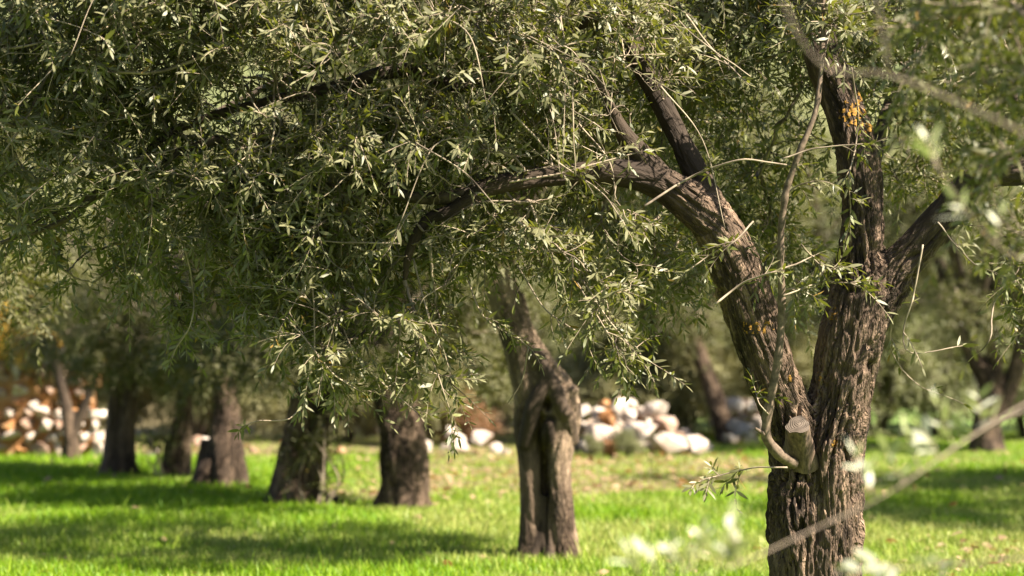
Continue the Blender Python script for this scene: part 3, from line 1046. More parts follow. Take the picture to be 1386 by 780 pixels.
# ================================================================== crowns for the other trees (three kinds, copied)
def crown_kind(seed, n_att, leaf, radius, zlo, zhi):
    g = np.random.default_rng(seed)
    limbs = []
    for k in range(6):
        a = k * 1.05 + g.uniform(-.3, .3)
        out = radius * g.uniform(.5, .8)
        c = np.array([[0, 0, 1.15, .10], [.25 * math.cos(a), .25 * math.sin(a), 1.7, .075], [out * .5 * math.cos(a + .2), out * .5 * math.sin(a + .2), 2.25 + .3 * (k % 2), .05],
                      [out * math.cos(a), out * math.sin(a), 2.7 + .7 * (k % 2), .028], [out * 1.2 * math.cos(a - .1), out * 1.2 * math.sin(a - .1), 2.6 + 1.0 * (k % 2), .010]])
        limbs.append(spline(c, .06))
    defs = []
    for k in range(11):
        a = k * 2.4
        rr = radius * (0.25 + .55 * ((k * .37) % 1))
        z = zlo + .55 + (zhi - zlo - 1.0) * ((k * .618) % 1)
        defs.append(((rr * math.cos(a), rr * math.sin(a), z), (radius * .42, radius * .42, .55), n_att // 13))
    for k in range(7):
        a = k * .9 + .4
        defs.append(((radius * .72 * math.cos(a), radius * .72 * math.sin(a), zlo + .25), (.40, .40, .36), n_att // 30))
    pa, ra = grow(g, limbs, blobs(g, defs), 6, .003)
    sp_, sr_, lf = dress(g, pa, 4.2, (.14, .34), leaf, .5, .9, .027)
    v, f = join_tubes([tube(np.column_stack([c[:, :3], c[:, 3] * (1 + .3 * noise(c[:, :3] * 9))]), 8) for c in limbs])
    br = mesh_np('branches', v, f, None, True)
    br.materials.append(M_LIMB)
    v, f = tubes_batch(pa, ra, 4)
    tw = mesh_np('twigs', v, f, None, True)
    tw.materials.append(M_TWIG)
    V, F, R_ = leaf_geometry(*lf, fine=False)
    cr = mesh_np('crown', V, F, {'rnd': R_})
    cr.materials.append(M_LEAFB)
    print('crown kind', seed, len(lf[0]), 'leaves')
    return br, tw, cr


KINDS = [crown_kind(31, 1000, .070, 2.1, 1.20, 4.1), crown_kind(32, 1000, .070, 1.9, 1.05, 4.3), crown_kind(33, 900, .072, 1.75, 1.15, 3.9)]


def crown_copy(root, kind, loc, rot, sc, sz=None):
    for me, nm in zip(KINDS[kind], ('branches', 'twigs', 'crown')):
        o = bpy.data.objects.new(nm, me)
        COL.objects.link(o)
        o.parent = root
        o.location = Vector(loc) - Vector(root.location)
        o.rotation_euler = (0, 0, rot)
        o.scale = (sc, sc, sz or sc)
        if nm != 'branches':
            o['kind'] = 'stuff'


def grove_tree(label, base_px, base_py, chains, kind, rot, sc, off=(0, 0, 0), voxel=.022, amp=.012, mat=None, dents=(), sz=None, smooth=3, freq=1.0):
    d = gd(base_py)
    b = P(base_px, base_py, d)
    b[2] = 0
    t = thing('olive_tree', label, 'tree', b, 'olive trees of the grove')
    ch = [C(d, *c) for c in chains]
    if voxel > .02:
        for c in ch:
            c[:, 3] *= .93 - .18 * np.clip((c[:, 2] - .3) / 1.0, 0, 1)
    gr = np.random.default_rng(int(base_px))
    r0 = max(c[0][2] for c in chains) * .8
    for k in range(5):
        a = k * 1.26 + gr.uniform(-.35, .35)
        u2 = np.array([math.cos(a), math.sin(a), 0])
        o2 = np.array([b[0], d + .03, 0])
        e2 = gr.uniform(1.15, 1.6)
        ch.append(np.array([[*(o2 + u2 * r0 * .45 + UP * gr.uniform(.25, .5)), r0 * .42], [*(o2 + u2 * r0 * .85 + UP * .12), r0 * .38], [*(o2 + u2 * r0 * e2 + UP * -.02), r0 * .22]]))
    me, cs, _, _ = bark_mesh('trunk', ch, voxel, amp, smooth=smooth, dents=dents, seed=base_px * .37, freq=freq)
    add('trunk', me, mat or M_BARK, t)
    crown_copy(t, kind, b + np.array(off), rot, sc, sz)
    return t


d2 = gd(760)
grove_tree('olive tree with hollow twisted trunk, knot hole and pale smooth ridges', 742, 760,
           [[(714, 775, .12), (717, 745, .086), (719, 690, .080), (717, 630, .080), (714, 580, .094), (718, 535, .115), (705, 470, .125), (684, 405, .118), (666, 350, .11), (646, 285, .09), (620, 220, .07)],
            [(770, 775, .14, d2 - .03), (764, 745, .105, d2 - .03), (759, 690, .096, d2 - .04), (755, 630, .094, d2 - .05), (759, 580, .125, d2 - .03), (755, 548, .150, d2 - .02), (728, 500, .13), (704, 455, .115), (690, 400, .10)],
            [(742, 775, .16, d2 + .16), (741, 700, .11, d2 + .16), (739, 620, .11, d2 + .13), (740, 560, .12, d2 + .06)],
            [(709, 605, .045, d2 - .07), (718, 568, .055, d2 - .11), (727, 540, .052, d2 - .14), (738, 515, .055, d2 - .12), (728, 480, .05, d2 - .08)],
            [(777, 600, .04, d2 - .06), (768, 568, .055, d2 - .12), (757, 545, .055, d2 - .16), (748, 520, .055, d2 - .13), (722, 478, .05, d2 - .09)],
            [(745, 605, .05, d2 - .08), (742, 585, .055, d2 - .13), (745, 570, .045, d2 - .14)],
            [(765, 570, .09), (780, 556, .055, d2 - .05)],
            [(676, 385, .09), (690, 340, .075, d2 + .15), (712, 300, .06, d2 + .3), (735, 240, .05, d2 + .4)]],
           0, .6, .95, (-.35, .05, .85), .0100, .0085, M_BARK2,
           dents=[(P(741, 548, d2 - .15), (.024, .35, .040), .105), (P(738, 660, d2 - .1), (.018, .12, .34), .06), (P(775, 530, d2 - .1), (.04, .2, .03), -.03), (P(720, 500, d2 - .1), (.03, .2, .06), .02), (P(716, 560, d2 - .1), (.03, .1, .10), -.02), (P(765, 560, d2 - .12), (.05, .1, .03), -.02)], smooth=5, freq=.8)
grove_tree('slightly blurred olive tree with stout straight trunk just behind the hollow one', 545, 690,
           [[(543, 700, .24), (544, 680, .205), (541, 625, .195), (533, 570, .18), (518, 525, .15), (500, 485, .12), (478, 430, .10)],
            [(560, 700, .18), (560, 650, .16), (556, 590, .15), (552, 540, .13), (560, 490, .11), (566, 430, .09)]], 1, 1.9, .84, (-.24, .03, .2))
grove_tree('olive tree with suckers and a lumpy root foot, beside the stout straight trunk', 400, 686,
           [[(385, 695, .24), (388, 670, .19), (396, 620, .16), (406, 560, .14), (412, 500, .12), (410, 440, .10)],
            [(415, 695, .20), (422, 660, .15), (428, 610, .12), (438, 560, .10), (455, 500, .08)],
            [(430, 695, .14), (450, 682, .09), (468, 684, .05)], [(362, 692, .10), (378, 668, .10), (390, 640, .10)]], 2, 3.0, .82, (.08, .03, .2))
grove_tree('dark shaded olive tree with broad flared trunk foot in the grass', 297, 660,
           [[(296, 668, .30), (299, 650, .235), (304, 610, .19), (306, 560, .17), (300, 500, .14), (292, 440, .11)], [(320, 668, .16), (318, 630, .14), (312, 580, .13)]], 0, 4.1, .78, (.02, .02, .2))
grove_tree('thin bending olive tree between the dark flared trunk and the pale footed one', 235, 647,
           [[(232, 652, .16), (236, 625, .125), (244, 585, .12), (250, 550, .11), (246, 500, .10), (238, 450, .09)], [(250, 652, .10), (250, 610, .09), (252, 560, .09)]], 1, 5.2, .75, (.09, .0, .25))
grove_tree('olive tree with pale spreading root feet under a twin stemmed trunk', 157, 645,
           [[(147, 651, .16), (152, 630, .13), (156, 590, .12), (158, 540, .12), (160, 480, .11), (155, 430, .09)], [(178, 652, .17), (172, 625, .13), (170, 590, .13), (176, 540, .12), (184, 480, .10)]], 2, .4, .75, (.08, .0, .35))
grove_tree('dark leaning olive tree in front of the orange stone wall', 96, 624,
           [[(100, 628, .12), (97, 595, .10), (90, 550, .09), (80, 510, .085), (66, 460, .07)], [(98, 600, .07), (110, 560, .07), (124, 528, .06), (136, 495, .05)]], 2, 2.2, .42, (-.33, .0, 1.15))
grove_tree('slim leaning olive tree beside the white stone heap', 984, 601,
           [[(990, 604, .22), (984, 590, .185), (972, 552, .165), (956, 505, .155), (938, 455, .15), (922, 405, .13), (905, 350, .10)]], 1, 3.3, 1.05, (-.47, .0, .35))
grove_tree('forked olive tree with dark splayed limbs at the edge of the meadow', 1335, 613,
           [[(1337, 617, .25), (1333, 595, .21), (1336, 560, .20), (1338, 525, .20), (1318, 485, .15), (1300, 445, .13), (1284, 400, .11), (1270, 350, .09)],
            [(1340, 540, .17), (1346, 500, .13), (1340, 460, .11), (1348, 415, .10), (1362, 360, .08)], [(1350, 560, .15), (1372, 510, .15), (1386, 450, .14), (1392, 380, .11)]], 2, 1.2, 1.1, (-.05, .0, .35))


def suckers(t, px, py, d, r, n, seed):
    g = np.random.default_rng(seed)
    c = P(px, py, d)
    st = [spline(np.array([[c[0] + g.normal(0, .05), c[1] - .05, 0, .012], [c[0] + g.normal(0, .12), c[1] - .1 + g.normal(0, .1), c[2] * .6, .009], [c[0] + g.normal(0, .2), c[1] - .12 + g.normal(0, .15), c[2] + r[2] * .7, .004]]), .05) for _ in range(5)]
    pa, ra = grow(g, st, blobs(g, [(c, r, n)]), 5, .0025)
    sp_, sr_, lf = dress(g, pa, 4.0, (.1, .26), .062, .2, .9, .026)
    v, f = join_tubes([tube(x, 5) for x in st])
    add('sucker_stems', mesh_np('sucker_stems', v, f, None, True), M_TWIG, t, kind='stuff')
    V, F, R_ = leaf_geometry(*lf, fine=False)
    add('sucker_leaves', mesh_np('sucker_leaves', V, F, {'rnd': R_}), M_LEAFB, t, kind='stuff', label='leafy shoots sprouting around the trunk')


GT = [o for o in bpy.data.objects if o.name.startswith('olive_tree') and o.parent is None]
GT.sort(key=lambda o: o.location.y)
for o_ in GT:
    pxo = CX + o_.location.x / o_.location.y * FPX
    for tgt, args in ((400, (430, 615, gd(686) - .25, (.30, .25, .38), 26)), (235, (222, 590, gd(647) - .2, (.22, .2, .30), 14))  ):
        if abs(pxo - tgt) < 4:
            suckers(o_, *args, int(tgt + args[0]))


def spare_tree(label, x, y, kind, rot, sc, group, sz=None, lift=0.0):
    t = thing('olive_tree', label, 'tree', (x, y, 0), group)
    g = np.random.default_rng(int(x * 13 + y * 7) % 9999)
    c = [np.array([[x, y, -.1, .28], [x + .03, y, .25, .21], [x + g.normal(0, .06), y + g.normal(0, .06), .8, .19], [x + g.normal(0, .1), y + g.normal(0, .1), 1.3, .17], [x + g.normal(0, .2), y + g.normal(0, .2), 2.0, .12]]),
         np.array([[x, y, .6, .15], [x + g.normal(0, .15), y + g.normal(0, .15), 1.3, .12], [x + g.normal(0, .4), y + g.normal(0, .4), 2.1, .09]])]
    me, _, _, _ = bark_mesh('trunk', c, .028, .012, smooth=3, seed=x)
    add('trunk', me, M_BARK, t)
    crown_copy(t, kind, (x, y, lift), rot, sc, sz)
    return t


spare_tree('olive tree beyond the picture edge whose crown shades the meadow', 7.1, 16.4, 0, .8, 1.2, 'olive trees of the grove')
spare_tree('olive tree at the picture edge behind the splayed limbs side of the meadow', 7.4, 20.6, 1, 2.8, 1.15, 'olive trees of the grove')
spare_tree('olive tree standing off the left picture edge with sprays reaching in above the wall', -4.5, 12.8, 1, 1.8, 1.0, 'olive trees around the viewpoint', None, .65)
spare_tree('unseen olive tree off the left picture edge close by, added to block sky light', -4.9, 4.0, 0, .8, .95, 'olive trees around the viewpoint')  # this and the next trees around the viewpoint: unseen, added to cut sky fill
spare_tree('unseen olive tree behind the viewpoint, added to block sky light', 1.2, -3.6, 2, 2.8, 1.25, 'olive trees around the viewpoint')
spare_tree('unseen olive tree on the left hand of the viewpoint, added to block sky light', -3.2, -.6, 1, .6, 1.2, 'olive trees around the viewpoint')
spare_tree('unseen olive tree on the right hand of the viewpoint, added to block sky light', 5.4, -.4, 0, 1.6, 1.15, 'olive trees around the viewpoint')  # out of view too, added to dim the fill and ground bounce
spare_tree('leafy olive tree of the back row above the orange stone wall', -8.6, 29.5, 1, .3, 1.15, 'olive trees of the back row')
spare_tree('leafy olive tree of the back row behind the dark flared trunk', -4.6, 31.5, 2, 2.0, 1.3, 'olive trees of the back row')
spare_tree('leafy olive tree of the back row behind the stout straight trunk', -1.2, 33.5, 0, 3.5, 1.3, 'olive trees of the back row')
spare_tree('leafy olive tree of the back row behind the white stone heap', 2.6, 36.0, 1, 5.1, 1.4, 'olive trees of the back row')
spare_tree('leafy olive tree of the back row behind the rugged forked trunk', 5.2, 35.5, 2, 1.1, 1.4, 'olive trees of the back row')
spare_tree('leafy olive tree of the back row behind the splayed dark limbs', 9.3, 33.0, 0, 2.7, 1.35, 'olive trees of the back row')

# ================================================================== stones
def stone_mesh(seed, flat=0.7):
    g = np.random.default_rng(seed)
    bm = bmesh.new()
    p = norm(g.normal(size=(16, 3))) * g.uniform(.78, 1.12, (16, 1))
    p = np.clip(p, -.82, .82) * np.array([1.0, .8, flat])
    for q in p:
        bm.verts.new(q * .6)
    r = bmesh.ops.convex_hull(bm, input=bm.verts)
    bmesh.ops.delete(bm, geom=[x for x in r['geom_interior'] if isinstance(x, bmesh.types.BMVert)], context='VERTS')
    me = bpy.data.meshes.new('stone')
    bm.to_mesh(me)
    bm.free()
    return me


STONES = {}
for col, m_ in M_STONE.items():
    STONES[col] = []
    for k in range(5):
        me = stone_mesh(100 + k, .62 + .07 * k)
        me.materials.append(m_)
        STONES[col].append(me)


def rock(name, label, px, py, d, w, col, k, parent=None, group='stones of the tumbled wall', h=1.0, cat='stone'):
    o = bpy.data.objects.new(name, STONES[col][k % 5])
    COL.objects.link(o)
    p = P(px, py, d)
    o.location = p
    o.rotation_euler = (random.uniform(-.35, .35), random.uniform(-.35, .35), random.uniform(0, 6.28))
    w *= .86
    o.scale = (w * random.uniform(.85, 1.2), w * random.uniform(.85, 1.15), w * h)
    if label:
        o['label'] = label
        o['category'] = cat
        o['group'] = group
    return o


random.seed(17)
big = [
    (868, 585, 27.3, .62, 'white', 'large white stone low in the middle of the pale stone heap', 1.0),
    (812, 590, 27.2, .50, 'white', 'white stone at the heap end near the hollow trunk', 1.0),
    (905, 600, 27.0, .62, 'white', 'broad white block lying at the foot of the pale stone heap', .7),
    (938, 603, 27.0, .55, 'white', 'low flat white stone at the tapering end of the pale heap', .55),
    (840, 556, 27.7, .42, 'white', 'whitish stone crowning the top of the pale heap', 1.0),
    (886, 556, 27.7, .46, 'white', 'upright white stone on top of the heap beside the slim leaning trunk', 1.2),
    (822, 562, 27.6, .26, 'orange', 'orange stained stone on the upper slope of the pale heap', 1.0),
    (900, 575, 27.4, .40, 'pink', 'pinkish brown stone in the middle of the heap under the white upright', 1.0),
    (620, 596, 27.0, .36, 'white', 'rounded white boulder beside the hollow trunk, larger of a pair', 1.0),
    (654, 594, 27.2, .36, 'white', 'flatter whitish boulder closest to the hollow trunk', .8),
    (995, 548, 29.2, .42, 'white', 'white stone at the top of the heap behind the rugged trunk', 1.0),
    (1018, 552, 29.4, .44, 'white', 'white stone tucked against the rugged trunk', 1.0),
    (1004, 580, 29.0, .46, 'grey', 'greyish white stone low in the heap behind the rugged trunk', .9),
    (826, 607, 26.8, .34, 'orange', 'orange stone in the grass at the foot of the pale heap', .9),
    (576, 604, 26.8, .26, 'white', 'small white stone in grass beside the stout straight trunk', .8),
]
for i, (px_, py_, d_, w_, c_, lb, h_) in enumerate(big):
    rock('stone', lb, px_, py_, d_, w_, c_, i, h=h_)
colr = ['white', 'white', 'pink', 'white', 'white', 'pink', 'white', 'orange', 'grey', 'white']
WORD = {'white': 'white', 'pink': 'pinkish', 'orange': 'orange stained', 'grey': 'grey'}
for i in range(80):
    t_ = random.random()
    px_ = 786 + 170 * t_
    top = 612 - 72 * math.sin(min(1, max(0.1, 1.15 - t_ * 1.0)) * math.pi / 2) * (.55 + .45 * math.sin(t_ * 3.0 + .5))
    py_ = random.uniform(top, 610)
    c_ = random.choice(colr)
    hp = 'near the top' if py_ < 565 else 'halfway up the slope' if py_ < 588 else 'at the foot'
    en = 'towards the hollow trunk' if t_ < .33 else 'in the middle' if t_ < .66 else 'towards the slim leaning trunk'
    rock('stone', f"small {WORD[c_]} stone {hp} of the pale heap, {en}", px_, py_, 27.9 + random.uniform(-.35, .5), random.uniform(.2, .36), c_, i, group='rubble of the pale heap')
for i in range(26):
    c_ = random.choice(colr)
    px_ = random.uniform(972, 1075)
    py_ = random.uniform(540, 598)
    hp = 'high up' if py_ < 560 else 'halfway up' if py_ < 580 else 'low down'
    en = 'beside the slim leaning trunk' if px_ < 1005 else 'against the rugged forked trunk' if px_ < 1040 else 'mostly hidden by the rugged trunk'
    rock('stone', f"small {WORD[c_]} rubble stone {hp}, {en}", px_, py_, 29.6 + random.uniform(-.2, .5), random.uniform(.2, .36), c_, i, group='rubble behind the rugged trunk')
for i in range(24):
    c_ = random.choice(colr + ['pink', 'orange'])
    px_ = random.uniform(180, 715)
    w_ = random.uniform(.12, .26)
    d_ = random.uniform(26.2, 28.4)
    en = 'between the pale footed and thin bending trunks' if px_ < 235 else 'between the thin bending and dark flared trunks' if px_ < 300 else 'between the dark flared and lumpy rooted trunks' if px_ < 400 else 'between the lumpy rooted and stout straight trunks' if px_ < 545 else 'between the stout straight and hollow trunks'
    sz_ = 'tiny' if w_ < .165 else 'small' if w_ < .215 else 'larger'
    o_ = rock('stone', f"{sz_} {WORD[c_]} stone lying {en}", px_, HORIZON + (CAMH - w_ * .25 - max(0, random.gauss(0, .16))) / d_ * FPX, d_, w_, c_, i, group='stones scattered at the meadow edge')

wall = thing('dry_stone_wall', 'dry stone wall of pinkish white and orange stones at the meadow edge', 'wall', (-6.6, 26.4, 0))
wm = []
z = 0.0
random.seed(23)
while z < 1.42:
    hgt = random.uniform(.11, .19)
    x = -9.6 + random.uniform(-.1, .1)
    while x < -5.25 - .25 * z + random.uniform(-.1, .1):
        wid = random.uniform(.13, .30)
        c_ = random.choice(['pink', 'white', 'orange', 'white', 'orange', 'pink', 'white', 'pink'])
        o = bpy.data.objects.new('stone', STONES[c_][random.randrange(5)])
        COL.objects.link(o)
        o.parent = wall
        o.location = (x + wid / 2 + 6.6, random.uniform(-.06, .06), z + hgt / 2 + random.uniform(-.02, .02))
        o.rotation_euler = (random.uniform(-.15, .15), random.uniform(-.18, .18), random.choice([0, math.pi]) + random.uniform(-.3, .3))
        o.scale = (wid * 1.06, .55, hgt * 1.45)
        x += wid
    z += hgt
core = bpy.data.meshes.new('wall_core')
bmx = bmesh.new()
bmesh.ops.create_cube(bmx, size=1)
bmesh.ops.subdivide_edges(bmx, edges=bmx.edges[:], cuts=8, use_grid_fill=True)
for v_ in bmx.verts:
    v_.co = (-7.45 + v_.co.x * 4.2 + random.uniform(-.05, .05), 26.45 + v_.co.y * .24 + random.uniform(-.03, .03), .62 + v_.co.z * 1.25 + random.uniform(-.04, .04))
bmx.to_mesh(core)
bmx.free()
add('wall_core', core, M_STONE['orange'], wall, label='earth and rubble packing inside the wall')

# ================================================================== shrubs behind the stones
def shrub_kind(seed, n, leaf, wide, tall):
    g = np.random.default_rng(seed)
    st = []
    for k in range(9):
        a = k * .7 + g.uniform(0, .4)
        st.append(spline(np.array([[0.05 * math.cos(a), .05 * math.sin(a), 0, .022], [wide * .25 * math.cos(a), wide * .25 * math.sin(a), tall * .4, .015], [wide * .5 * math.cos(a), wide * .5 * math.sin(a), tall * g.uniform(.6, .85), .006]]), .06))
    defs = []
    for k in range(8):
        a = k * 2.4
        rr = wide * (.1 + .6 * ((k * .37) % 1))
        defs.append(((rr * math.cos(a), rr * math.sin(a), tall * (.3 + .45 * ((k * .61) % 1))), (wide * .36, wide * .36, tall * .27), n // 8))
    pa, ra = grow(g, st, blobs(g, defs), 5, .0025)
    _, _, lf = dress(g, pa, 4.0, (.12, .3), leaf, .15, .9, .03)
    v, f = join_tubes([tube(c, 6) for c in st])
    v2, f2 = tubes_batch(pa, ra, 3)
    V, F, R_ = leaf_geometry(*lf, fine=False)
    return (v, f), (v2, f2), (V, F, R_)


SH = []
for (seed, n, lf_, wd_, tl_, m_) in ((51, 300, .075, .9, 1.3, M_SHRUB), (52, 300, .075, 1.0, 1.5, M_SHRUBG), (53, 170, .075, .7, 1.2, M_RUST), (54, 90, .07, .4, .6, M_YELLOW)):
    (v, f), (v2, f2), (V, F, R_) = shrub_kind(seed, n, lf_, wd_, tl_)
    a = mesh_np('stems', v, f, None, True); a.materials.append(M_LIMB)
    b = mesh_np('twigs', v2, f2, None, True); b.materials.append(M_TWIG)
    c = mesh_np('foliage', V, F, {'rnd': R_}); c.materials.append(m_)
    SH.append((a, b, c))


def shrub(label, px, d, kind, sc, rot, z=0.0, sz=None):
    p = P(px, HORIZON, d)
    t = thing('shrub', label, 'shrub', (p[0], p[1], z), 'shrubs behind the stones')
    for me, nm in zip(SH[kind], ('stems', 'twigs', 'foliage')):
        o = bpy.data.objects.new(nm, me)
        COL.objects.link(o)
        o.parent = t
        o.rotation_euler = (0, 0, rot)
        o.scale = (sc, sc, sz or sc)
        if nm != 'stems':
            o['kind'] = 'stuff'
    return t


shrub('yellow leaved bush on top of the orange stone wall', 8, 26.4, 3, 1.1, .3, 1.22)
shrub('small yellow bush on the wall end near the dark leaning trunk', 62, 26.6, 3, .6, 1.3, 1.28)
shrub('tiny green tuft in front of the pale stone heap', 849, 26.6, 1, .26, .2)
shrub('low green tuft against the hollow trunk side of the heap', 800, 26.7, 1, .20, 1.9)
shrub('rusty brown dry bush between the stout and the hollow trunks', 636, 29.4, 2, .7, .5)
shrub('brownish bush just behind the stout straight trunk', 572, 29.4, 0, 1.0, 2.5)
shrub('smaller rusty twiggy bush closer to the stout straight trunk', 600, 30.4, 2, .6, 4.5)
shrub('brownish bush beside the suckered lumpy trunk', 470, 29.8, 0, 1.0, 3.5)
shrub('yellowish bush rising behind the end of the stone heap', 800, 30.4, 0, 1.2, .2)
shrub('large yellowish bush behind the middle of the stone heap', 868, 31.0, 0, 1.4, 1.4)
shrub('yellowish bush beside the slim leaning trunk', 925, 30.6, 0, 1.3, 2.6)
shrub('olive brown bush hidden by the rugged forked trunk', 1050, 31.5, 0, 1.4, 3.4)
shrub('dense green bush between the rugged trunk and the splayed limbs', 1185, 31.0, 1, 1.35, 4.4)
shrub('green bush just before the splayed dark limbs', 1265, 31.6, 1, 1.4, 5.4)
shrub('green bush past the splayed dark limbs at the picture edge', 1390, 31.2, 1, 1.4, .9)
shrub('tall green bush behind the rubble next to the rugged trunk', 1005, 32.4, 1, 1.5, 1.9)
shrub('dull green bush between the dark flared and the thin bending trunk', 265, 30.2, 1, 1.1, 2.9)
shrub('olive brown bush behind the pale footed twin stemmed trunk', 170, 30.6, 0, 1.3, 3.9)
shrub('olive brown bush behind the lumpy rooted trunk', 400, 30.8, 0, 1.3, 4.9)
shrub('green bush showing between lumpy rooted and stout trunks', 500, 32.0, 1, 1.4, 5.9)
shrub('olive bush far behind the rusty bushes', 640, 33.0, 0, 1.6, .1)
shrub('dull green bush far behind the hollow trunk', 745, 33.0, 1, 1.6, 1.1)

# ================================================================== the tree the blurred twigs in front belong to
near = thing('olive_tree', 'close olive tree beyond the picture edge reaching in blurred twigs with silvery leaves', 'tree', (3.5, 4.5, 0), 'olive trees of the grove')
nc = [np.array([[3.5, 4.5, -.1, .27], [3.52, 4.5, .3, .2], [3.45, 4.5, .9, .18], [3.4, 4.45, 1.5, .15], [3.2, 4.4, 2.0, .10], [2.9, 4.4, 2.5, .07]]),
      np.array([[3.45, 4.5, .8, .14], [3.6, 4.6, 1.5, .12], [3.9, 4.7, 2.2, .09], [4.2, 4.8, 2.9, .05]])]
me, _, _, _ = bark_mesh('trunk', nc, .022, .012, smooth=4)
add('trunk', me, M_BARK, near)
g = np.random.default_rng(77)
cr_l = [np.array([[2.9, 4.4, 2.5, .06], [2.6, 4.4, 3.0, .04], [2.3, 4.4, 3.3, .02]]), np.array([[4.2, 4.8, 2.9, .05], [4.5, 4.9, 3.4, .02]]), np.array([[3.4, 4.45, 1.6, .06], [3.3, 4.9, 2.2, .04], [3.1, 5.3, 2.7, .02]])]
low = spline(np.vstack([[[3.42, 4.5, 1.35, .05], [2.6, 4.55, 1.50, .03], [1.8, 4.6, 1.46, .016]], C(4.55, (1450, 520, .0062), (1386, 547, .0036, 4.5), (1300, 600, .0025, 4.4), (1200, 668, .0018, 4.3), (1100, 716, .0018, 4.2), (1000, 762, .0017, 4.1), (930, 786, .0015, 4.05), (870, 800, .0018, 4.0))]), .03)
hi = spline(np.vstack([[[3.2, 4.4, 2.0, .05], [2.4, 4.5, 2.15, .03], [1.7, 4.6, 2.08, .015]], C(3.8, (1480, 230, .0065, 4.1), (1386, 180, .0034), (1290, 135, .0029), (1200, 100, .0028), (1130, 96, .0023), (1090, 60, .0020), (1058, -5, .0016))]), .03)
hi2 = spline(C(3.8, (1205, 100, .0026), (1198, 50, .0022), (1188, 0, .0018), (1180, -60, .0016)), .03)
hi3 = spline(C(4.7, (1500, 330, .006, 4.9), (1386, 350, .0028, 4.4), (1320, 300, .0023, 4.2), (1275, 235, .0018, 4.1), (1265, 220, .0015, 4.1)), .03)
low2 = spline(C(4.9, (1560, 500, .010), (1400, 552, .007), (1350, 572, .005), (1316, 592, .003)), .03)
low3 = spline(C(4.3, (1560, 800, .006), (1400, 757, .0026), (1290, 764, .0020), (1180, 772, .0014)), .03)
hi3[0, :3] = hi3[0, :3]
con = [spline(np.array([[3.4, 4.45, 1.7, .04], [2.2, 4.75, 1.75, .02], [*hi3[0, :3], .008]]), .05), spline(np.array([[3.42, 4.5, 1.3, .04], [2.4, 4.8, 1.45, .02], [*low2[0, :3], .010]]), .05), spline(np.array([[3.46, 4.5, 1.0, .03], [2.5, 4.4, 1.05, .015], [*low3[0, :3], .006]]), .05)]
v, f = join_tubes([tube(np.column_stack([c[:, :3], c[:, 3]]), 8) for c in [spline(x, .06) for x in cr_l] + [low, hi, hi2, hi3, low2, low3] + con])
add('branches', mesh_np('branches', v, f, None, True), M_NEARTWIG, near, label='pale twigs reaching across, out of focus')
att = blobs(g, [((3.5, 4.6, 3.0), (.9, .9, .6), 110), ((2.7, 4.9, 3.2), (.5, .7, .5), 40), ((4.3, 4.8, 3.0), (.8, .9, .6), 70), (P(1430, 60, 5.6), (.22, .3, .22), 12), (P(1330, -20, 5.8), (.25, .3, .2), 12), (P(1420, 250, 6.0), (.2, .3, .2), 8), (P(1290, 60, 6.2), (.2, .25, .2), 9), (P(1370, 130, 6.2), (.2, .25, .2), 9)])
pa, ra = grow(g, [spline(x, .06) for x in cr_l] + [hi[20:]], att, 6, .0022)
sp_, sr_, lf = dress(g, pa, 4.0, (.12, .3), .058, .45, .9, .023)
v, f = join_tubes([tubes_batch(pa, ra, 4), tubes_batch(sp_, sr_, 3)])
add('twigs', mesh_np('twigs', v, f, None, True), M_TWIG, near, kind='stuff')
V, F, R_ = leaf_geometry(*lf)
add('crown', mesh_np('crown', V, F, {'rnd': R_}), M_LEAF, near, kind='stuff')


def pair_leaves(S, D, L, size):
    sp_, sr_, lf = sprigs(np.array(S), np.array(D), np.array(L), g, size, .019, .12, .8)
    for i in range(len(sp_)):
        v, f = tubes_batch(sp_[i:i + 1], sr_[i:i + 1], 4)
        add('twiglet', mesh_np('twiglet', v, f, None, True), M_TWIG, near)
    for i in range(len(lf[0])):
        leaf_object(ULF[i % 8], lf[0][i], lf[1][i], lf[2][i], lf[3][i], lf[4][i] * 1.6, near)


S, D, L = [], [], []
for (px_, py_, d_, dx, dz, l_) in ((890, 782, 4.0, -.3, 1, .07), (925, 778, 4.05, -.1, 1, .06), (1000, 762, 4.1, -.2, 1, .09), (970, 768, 4.1, .3, .9, .08), (1180, 672, 4.3, -.4, .9, .09), (868, 778, 4.0, -.5, .8, .05), (905, 780, 4.05, .1, .9, .06), (935, 772, 4.05, .2, 1, .07), (985, 768, 4.1, .15, 1, .09), (955, 745, 4.08, -.3, 1, .05), (1225, 655, 4.3, -.6, .7, .07), (1245, 640, 4.35, -.3, 1, .08), (1290, 605, 4.4, -.3, 1, .10), (1270, 618, 4.4, -.5, .8, .08), (1330, 578, 4.45, -.2, .9, .07), (1350, 572, 4.5, -.8, .5, .06), (1325, 590, 4.9, -.8, .3, .06), (1305, 762, 4.3, -.9, .05, .08), (1220, 768, 4.3, -.9, .05, .09), (1180, 772, 4.3, -1, 0, .05), (1270, 225, 4.1, -.3, .9, .07), (1320, 300, 4.2, -.5, .6, .06), (1350, 330, 4.3, .1, .8, .07)):
    S.append(P(px_, py_, d_)); D.append([dx, g.normal(0, .3), dz]); L.append(l_)
pair_leaves(S, D, L, .060)

# ================================================================== grass and litter
g = np.random.default_rng(5)


def grass_points(n, y0, y1):
    y = g.uniform(y0, y1, n)
    x = g.uniform(-1, 1, n) * (y * .2475 + 1.6)
    return x, y


